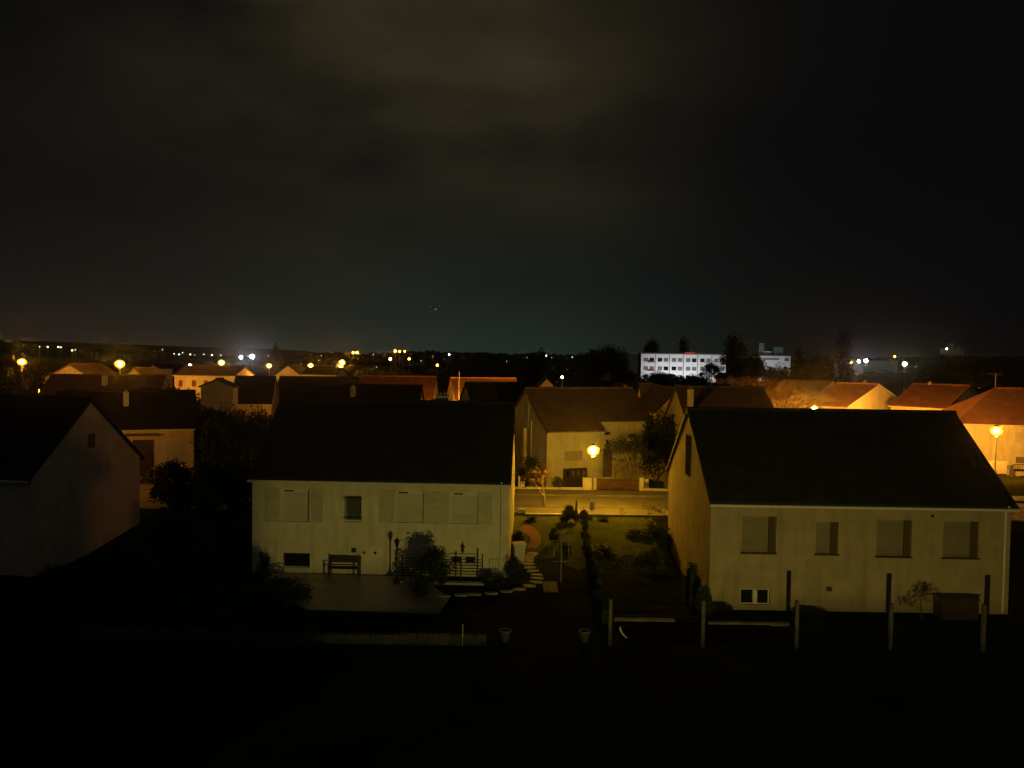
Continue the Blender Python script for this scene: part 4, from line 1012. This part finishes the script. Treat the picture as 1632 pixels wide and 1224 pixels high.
names = ['first stepping stone, touching the pink path', 'second stepping stone below the path', 'third stepping stone below the path', 'fourth stepping stone below the path', 'fifth stepping stone, leftmost of the upper bend', 'sixth stepping stone below the path', 'seventh stepping stone, where the row turns right', 'eighth stepping stone below the path', 'ninth stepping stone, upper one of the rightmost two', 'tenth stepping stone, lower one of the rightmost two', 'eleventh stepping stone, starting the turn to the terrace', 'twelfth stepping stone, at the lower bend', 'sixth stepping stone from the terrace', 'fifth stepping stone from the terrace', 'fourth stepping stone from the terrace', 'third stepping stone from the terrace', 'second stepping stone from the terrace', 'stepping stone nearest the terrace, by the black shrub']
for k, (px, py) in enumerate(SP):
    z = 0
    for _ in range(4): p = G(px, py, z); z = hgt(p.x, p.y)
    m = MB(); a = .30; b = .15; r = random.Random(k)
    pts = [(math.cos(t) * a * r.uniform(.9, 1.05), math.sin(t) * b * r.uniform(.9, 1.05), 0) for t in [i * math.pi / 5 for i in range(10)]]
    pts = [(max(-.27, min(.27, x)) * 1.15, max(-.13, min(.13, y)) * 1.2, 0) for x, y, _ in pts]
    m.slab(pts, (0, 0, .06)); o = m.build('stepping_stone', stone_m); o.location = (p.x, p.y, z + .01); o.rotation_euler = (0, 0, .15 if k < 8 else -.1)
    tag(o, names[k], 'stepping stone', 'stepping stones of the garden path')

# bench
p = G(551, 916, .05)
bt = thing('garden_bench', 'dark garden bench against the cream wall', 'bench', (p.x, 37.15, .05), yB)
for nm, z0, z1, y0, y1 in (('seat', .42, .46, -.42, .0), ('backrest', .62, .90, .02, .05)):
    m = MB()
    n = 4 if nm == 'seat' else 3
    for k in range(n):
        if nm == 'seat': m.box(-.68, .68, y0 + k * .11, y0 + k * .11 + .085, z0, z1)
        else: m.box(-.66, .66, y0, y1, z0 + k * .095, z0 + k * .095 + .085)
    m.build(nm, bench_m, bt)
for sx in (-.70, .70):
    m = MB(); m.box(sx - .03, sx + .03, -.42, -.36, 0, .60); m.build('leg', bench_m, bt)
    m = MB(); m.box(sx - .03, sx + .03, .06, .12, 0, .93); m.build('leg', bench_m, bt)
    m = MB(); m.box(sx - .035, sx + .035, -.44, .055, .602, .64); m.build('armrest', bench_m, bt)
# lantern post unlit
p = G(632, 930, 0)
t = thing('garden_lantern', 'unlit black lantern on a slim post beside the balustrade', 'lantern', (p.x, p.y, .05))
m = MB(); m.lathe([(.17, 0), (.17, .12), (.09, .2), (.05, .3), (.035, .5), (.035, 1.62), (.06, 1.66)], 10); m.build('post', iron, t)
m = MB(); m.lathe([(.06, 1.66), (.12, 1.92), (.14, 1.94), (.03, 2.06), (.015, 2.12)], 6); m.build('lantern_head', iron, t)
# balustrade
xa, xb = W(641, 910, 36.4).x, W(769, 910, 36.4).x
t = thing('balustrade', 'black metal balustrade of horizontal rails before the basement windows', 'railing', (xa, 36.3, 0), yB)
L = xb - xa
for k in range(7):
    m = MB(); z = .32 + k * .135; m.box(0, L, -.015, .015, z, z + .035); m.build('rail', iron, t)
for u in (0, L * .23, L * .5, L * .735, L):
    m = MB(); m.box(u - .03, u + .03, -.03, .03, .1, 1.28 if u != L else 1.42); m.build('post', iron, t)
m = MB(); m.box(-.1, L + .1, -.18, .12, -.1, .10); m.build('plinth', conc, t)
# wall lantern on B, chair
u, z = B.face_uz(738, 873); q = B.P0 + B.cu * u
t = thing('wall_lantern', 'small reddish iron ornament hanging on the cream wall', 'wall ornament', (q.x, q.y, z), yB)
m = MB(); m.lathe([(.01, -.24), (.09, -.12), (.05, -.02), (.11, .08), (.03, .2), (.01, .3)], 8, (0, -.13, 0)); m.box(-.015, .015, -.1, -.004, .02, .05)
o = m.build('ornament_body', mat('rusty_iron', (.12, .03, .02), .6, .3, 8), t)
p = W(790, 918, 36.6)
t = thing('garden_chair', 'pale metal garden chair at the right end of the cream wall', 'chair', (p.x, 36.9, .02), .2)
m = MB(); m.box(-.21, .21, -.22, .2, .42, .45); m.build('seat', trim, t)
m = MB()
for x in (-.21, -.07, .07, .21): m.box(x - .012, x + .012, .18, .2, .45, .88)
m.box(-.22, .22, .18, .2, .88, .91); m.build('backrest', trim, t)
for x in (-.2, .2):
    for y in (-.2, .19): m = MB(); m.tube((x, y, 0), (x, y, .42), .014, n=6); m.build('leg', trim, t)
# planter
p = G(827, 886, .45)
t = thing('planter', 'tall white tapered planter beside the pink path', 'planter', (p.x, p.y, hgt(p.x, p.y)), .2)
m = MB(); m.slab([(-.2, -.2, 0), (.2, -.2, 0), (.2, .2, 0), (-.2, .2, 0)], (0, 0, .95)); m.v = [(x * (1 + z * .45), y * (1 + z * .45), z) for x, y, z in m.v]; m.build('pot', pot_w, t)
m = MB(); m.box(-.33, .33, -.33, .33, .952, 1.02); m.build('rim', pot_w, t)
# rotary clothes dryer
p = G(894, 925, .1)
t = thing('clothes_post', 'pale metal clothes line post with two crossbars in the dark lawn', 'clothes post', (p.x, p.y, hgt(p.x, p.y)), .08)
top = 2.0
m = MB(); m.tube((0, 0, 0), (0, 0, top), .028); m.build('pole', zinc, t)
for z, w_ in ((top - .02, .62), (top - 1.0, .36)):
    m = MB(); m.tube((-w_, 0, z), (w_, 0, z), .016, n=6); m.build('crossbar', zinc, t)
for x, z0, z1 in ((.34, 1.25, 1.62), (-.34, 1.25, 1.5)):
    m = MB(); m.tube((x, 0, z0), (x, 0, z1), .014, n=6); m.tube((x, 0, z1), (x, 0, top - .03), .004, n=4); m.build('hanging_hook', zinc, t)
p = G(877, 935, .05); m = MB(); m.box(-.33, .33, -.8, .8, 0, .05); o = m.build('paving_slab', conc_d); o.location = (p.x, p.y, hgt(p.x, p.y) + .012); tag(o, 'worn rectangular paving slab near the clothes dryer', 'paving slab')
# flower pots in the near garden
for i, (px, py, lb) in enumerate(((805, 1022, 'dim grey flower pot near the low wall'), (931, 1023, 'dim grey flower pot left of the fence post'), (360, 990, 'faint grey pot on the dark lawn in front of the left garden'))):
    p = G(px, py, 0)
    t = thing('flower_pot', lb, 'flower pot', p, 0, 'flower pots'); m = MB(); m.lathe([(.13, 0), (.2, .36), (.23, .37), (.23, .43), (.17, .43), (.15, .36)], 14); m.build('pot', conc_d, t, True)
    m = MB(); m.lathe([(.16, .38), (.05, .40)], 12); m.build('soil', soil, t)
p = G(737, 1030, 0); m = MB(); m.tube((0, 0, 0), (.01, 0, .82), .010, n=6); o = m.build('garden_stake', trim); o.location = p; tag(o, 'thin pale garden stake by the low wall', 'stake')
# low garden wall in front (left) with coping blocks
t = thing('garden_wall', 'low weathered garden wall across the dark foreground at the left', 'wall', (-15.6, 28.5, 0))
m = MB(); x = 0; r = random.Random(3); w2 = MB()
while x < 14.6:
    w = r.uniform(.38, .46); m.box(x, x + w - .015, -.11, .11, 0, .30 + r.uniform(-.008, .008)); w2.box(x + .01, x + w - .03, -.14, .14, .312, .352 + r.uniform(0, .006)); x += w
wd_ = mat('mossy_wall_blocks', (.07, .07, .06), .95, .5, 2.0, .5, 25); m.build('blocks', wd_, t); w2.build('coping', wd_, t)
# kerb edge and patio at right
for a, b, lb in ((G(978, 986, .1), G(1076, 990, .1), 'left pale stone edging catching light beyond the fence'), (G(1128, 991, .1), G(1262, 996, .1), 'right pale stone edging in front of the right house')):
    m = MB(); m.box(0, (b - a).length, -.11, .11, -.05, .12); o = m.build('stone_edging', mat('mossy_edging', (.20, .19, .15), .9, .45, 1.5, .5, 20)); o.location = (a.x, a.y, 0); tag(o, lb, 'edging')
m = MB(); m.slab([(4.2, 28.9, .012), (10.2, 29.0, .012), (10.4, 31.2, .012), (4.3, 31.4, .012)], (0, 0, .02)); tag(m.build('patio', soil), 'bare soil bed behind the wire fence', kind='structure')
p = G(985, 1014, 0); m = MB()
for k in range(6): m.face((.0 + .02 * k * k * .5, 0, .44 - k * .08), (.06 + .02 * k * k * .5, .03, .44 - k * .08), (.08 + .02 * (k + 1) ** 2 * .5, .03, .44 - (k + 1) * .08), (.0 + .02 * (k + 1) ** 2 * .5, 0, .44 - (k + 1) * .08))
m.v = m.v + [(x, y + .015, z) for x, y, z in m.v]; n_ = len(m.v) // 2; m.f += [tuple(i + n_ for i in reversed(f)) for f in m.f]
o = m.build('bent_sheet', trim); o.location = (p.x, p.y - .3, 0); tag(o, 'small bent white sheet standing behind the left fence post', 'sheet')
# fence with concrete posts and wires
fx = [3.72, 7.12, 10.55, 14.0, 17.4, 20.8]
t = thing('wire_fence', 'wire fence on tall concrete posts across the right foreground', 'fence', (3.72, 28.6, 0))
for i, x in enumerate(fx):
    m = MB(); m.box(x - 3.72 - .06, x - 3.72 + .06, -.06, .06, -.1, 1.72 if i != 2 else 1.76); m.build('post', mat('dark_fence_concrete', (.075, .07, .068), .95, .4, 3, .5, 25), t)
m = MB()
for z in (.35, .75, 1.15, 1.5): m.tube((0, -.07, z), (17.1, -.07, z - .02), .0025, n=4)
m.build('wire', iron, t)
x0, x1 = W(1502, 960, 32).x, W(1560, 960, 32).x
t = thing('storage_box', 'dark storage box against the right house wall', 'box', (x0, 32.0, 0)); m = MB(); m.box(0, x1 - x0, 0, .7, 0, .82); m.build('body', dark_wood, t); m = MB(); m.box(-.04, x1 - x0 + .04, -.04, .74, .823, .88); m.build('lid', dark_wood, t)

# ------------------------------------------------------------------ street front walls
def wall_px(t, px0, px1, ytop, Yd, mt, name, zb=.9, th=.22):
    a = W(px0, ytop, Yd); b = W(px1, ytop, Yd); m = MB(); m.box(a.x, b.x, Yd - th / 2, Yd + th / 2, zb, (a.z + b.z) / 2); return m.build(name, mt, t)
t = thing('boundary_wall', 'low white street wall with a letterbox pillar, left of the brown gate', 'wall', (0, 0, 0))
wall_px(t, 690, 928, 775.5, 56.6, cream, 'wall'); 
o = wall_px(t, 928.5, 950, 761, 56.6, cream, 'gate_pillar', th=.36)
m = MB(); a = W(933, 768, 56.4); b = W(944, 776, 56.4); m.box(a.x, b.x, 56.39, 56.416, b.z, a.z); m.build('letterbox', trim, o)
wall_px(t, 829.5, 836, 767, 56.58, cream, 'wall_block', th=.3); wall_px(t, 826, 829, 759, 56.57, cream, 'wall_post', th=.3)
m = MB(); a = W(690, 775.5, 56.6); b = W(928, 775.5, 56.6); m.box(a.x, b.x, 56.46, 56.74, a.z - .055, a.z - .003)
t = thing('boundary_wall', 'white street wall with two pillars, right of the brown gate', 'wall', (0, 0, 0))
wall_px(t, 1019, 1025.5, 761, 56.6, cream, 'gate_pillar', th=.36); wall_px(t, 1025.6, 1064.5, 778.5, 56.6, cream, 'wall'); wall_px(t, 1065, 1071.5, 762, 56.6, cream, 'wall_pillar', th=.36)
wall_px(t, 1025.6, 1032, 763, 56.8, cream, 'cap_block', zb=W(1028, 768, 56.8).z, th=.3); wall_px(t, 1072, 1200, 778, 56.6, cream, 'wall')
t = thing('gate', 'brown board gate with a sagging top between white pillars', 'gate', (0, 0, 0))
a = W(951, 763, 56.6); b = W(1018, 763, 56.6); n = 26
m = MB()
for k in range(n):
    x = a.x + (b.x - a.x) * k / n; q = (k + .5) / n * 2 - 1; m.box(x, x + (b.x - a.x) / n * .86, 56.58, 56.61, 1.14, a.z - .16 * (1 - q * q) + .03)
m.build('board_panel', mat('gate_wood', (.12, .055, .022), .7, .25, 4), t)
m = MB(); m.box(a.x, b.x, 56.615, 56.66, 1.3, 1.4); m.box(a.x, b.x, 56.615, 56.66, 1.75, 1.85); m.build('gate_frame', dark_wood, t)
t = thing('garden_wall', 'low pale topped wall at the near side of the street, by the curved path', 'wall', (0, 0, 0))
a = W(838, 818, 47.3); b = W(896, 819, 47.3); m = MB(); m.box(a.x, b.x, 47.2, 47.4, .9, a.z - .06); m.build('wall', conc_d, t); m = MB(); m.box(a.x - .02, b.x, 47.16, 47.44, a.z - .057, a.z); m.build('coping', trim, t)
a2 = W(818, 822, 47.3); m = MB(); m.box(a2.x - 3, a.x - .03, 47.2, 47.4, .9, a.z - .2); m.build('wall', conc_d, t)
m = MB(); q = W(831, 811, 47.6); m.box(q.x - .16, q.x + .2, 47.45, 47.8, 1, q.z); m.build('wall_block', trim, t)
# walls and fence at the right lamp
t = thing('boundary_wall', 'low white wall below the blazing right lamp', 'wall', (0, 0, 0))
wall_px(t, 1560, 1606, 735, 68.5, cream, 'wall', zb=.8)
t = thing('boundary_fence', 'pillar and railing fence at the right edge below the orange wall', 'fence', (0, 0, 0))
wall_px(t, 1607, 1614, 741, 67.5, conc_d, 'pillar', zb=.8, th=.4); wall_px(t, 1614.2, 1700, 752, 67.5, cream, 'wall', zb=.8)
a = W(1614, 740, 67.5); m = MB()
for k in range(22): x = a.x + .05 + k * .16; m.box(x, x + .03, 67.48, 67.52, W(1614, 752, 67.5).z, a.z)
m.box(a.x, a.x + 4, 67.47, 67.53, a.z - .03, a.z + .02); m.build('railing', iron, t)
bare_px(2, 1620, 752, 63.5, 'low shrub lit pink in the bottom of the right street corner', 1.6, 'shrub')
bare_px(2, 1640, 756, 62.5, 'second low pink lit shrub at the right edge', 1.4, 'shrub')
# TV antenna at right
p = W(1587, 596, 78)
t = thing('tv_antenna', 'thin television antenna rising behind the orange lit roof', 'antenna', (p.x, 78, 7.4))
m = MB(); m.tube((0, 0, 0), (0, 0, p.z - 7.4), .025, n=6); m.build('mast', steel, t); m = MB(); m.tube((-.7, 0, p.z - 7.4), (.7, 0, p.z - 7.4), .03, n=5)
for k in range(7): m.tube((-.65 + k * .21, -.25, p.z - 7.4), (-.65 + k * .21, .25, p.z - 7.4), .014, n=4)
m.build('aerial', mat('red_aerial', (.2, .08, .06), .5), t)
p = W(732, 592, 84); t = thing('roof_mast', 'thin pale mast above the pink gable, centre', 'mast', (p.x, 84, 5)); m = MB(); m.tube((0, 0, 0), (0, 0, p.z - 5), .04, n=6); m.build('pole', trim, t)
# the faint pair of lights in the sky
p = W(691, 490, 1500); t = thing('aircraft', 'aircraft seen as two faint pale lights in the dark sky', 'aircraft', p, .5)
m = MB(); m.tube((-6, 0, 0), (6, 0, 0), 1.0, .8, 10); m.lathe([(.01, -.5)], 4) if 0 else None; m.build('fuselage', grey_r, t)
m = MB(); m.slab([(-2, 0, 0), (2, 0, 0), (-2.5, 9, 0), (-3.5, 9, 0)], (0, 0, .2)); m.slab([(-2, 0, 0), (2, 0, 0), (-2.5, -9, 0), (-3.5, -9, 0)], (0, 0, .2)); m.build('wing', grey_r, t)
for q, s_ in (((-5, 3, 1.2), .55), ((3, -3, -3.6), .75)): m = MB(); m.sphere(q, s_ * 1.4, 10, 6); m.build('light', emit('plane_light', (.8, 1, .9), .35), t)

# ------------------------------------------------------------------ haze: one even box of air
m = MB(); m.box(-1500, 1500, -70, 1480, -8, 75)
hz = m.build('haze', None); tag(hz, 'thin even night haze over the whole town', kind='stuff')
hm = bpy.data.materials.new('haze_air'); hm.use_nodes = True; nt = hm.node_tree; nt.nodes.clear()
o = N(nt, 'ShaderNodeOutputMaterial'); pv = N(nt, 'ShaderNodeVolumePrincipled')
pv.inputs['Color'].default_value = (.9, .9, .9, 1); pv.inputs['Density'].default_value = .00016; pv.inputs['Anisotropy'].default_value = .97
nt.links.new(pv.outputs[0], o.inputs['Volume']); hz.data.materials.append(hm)
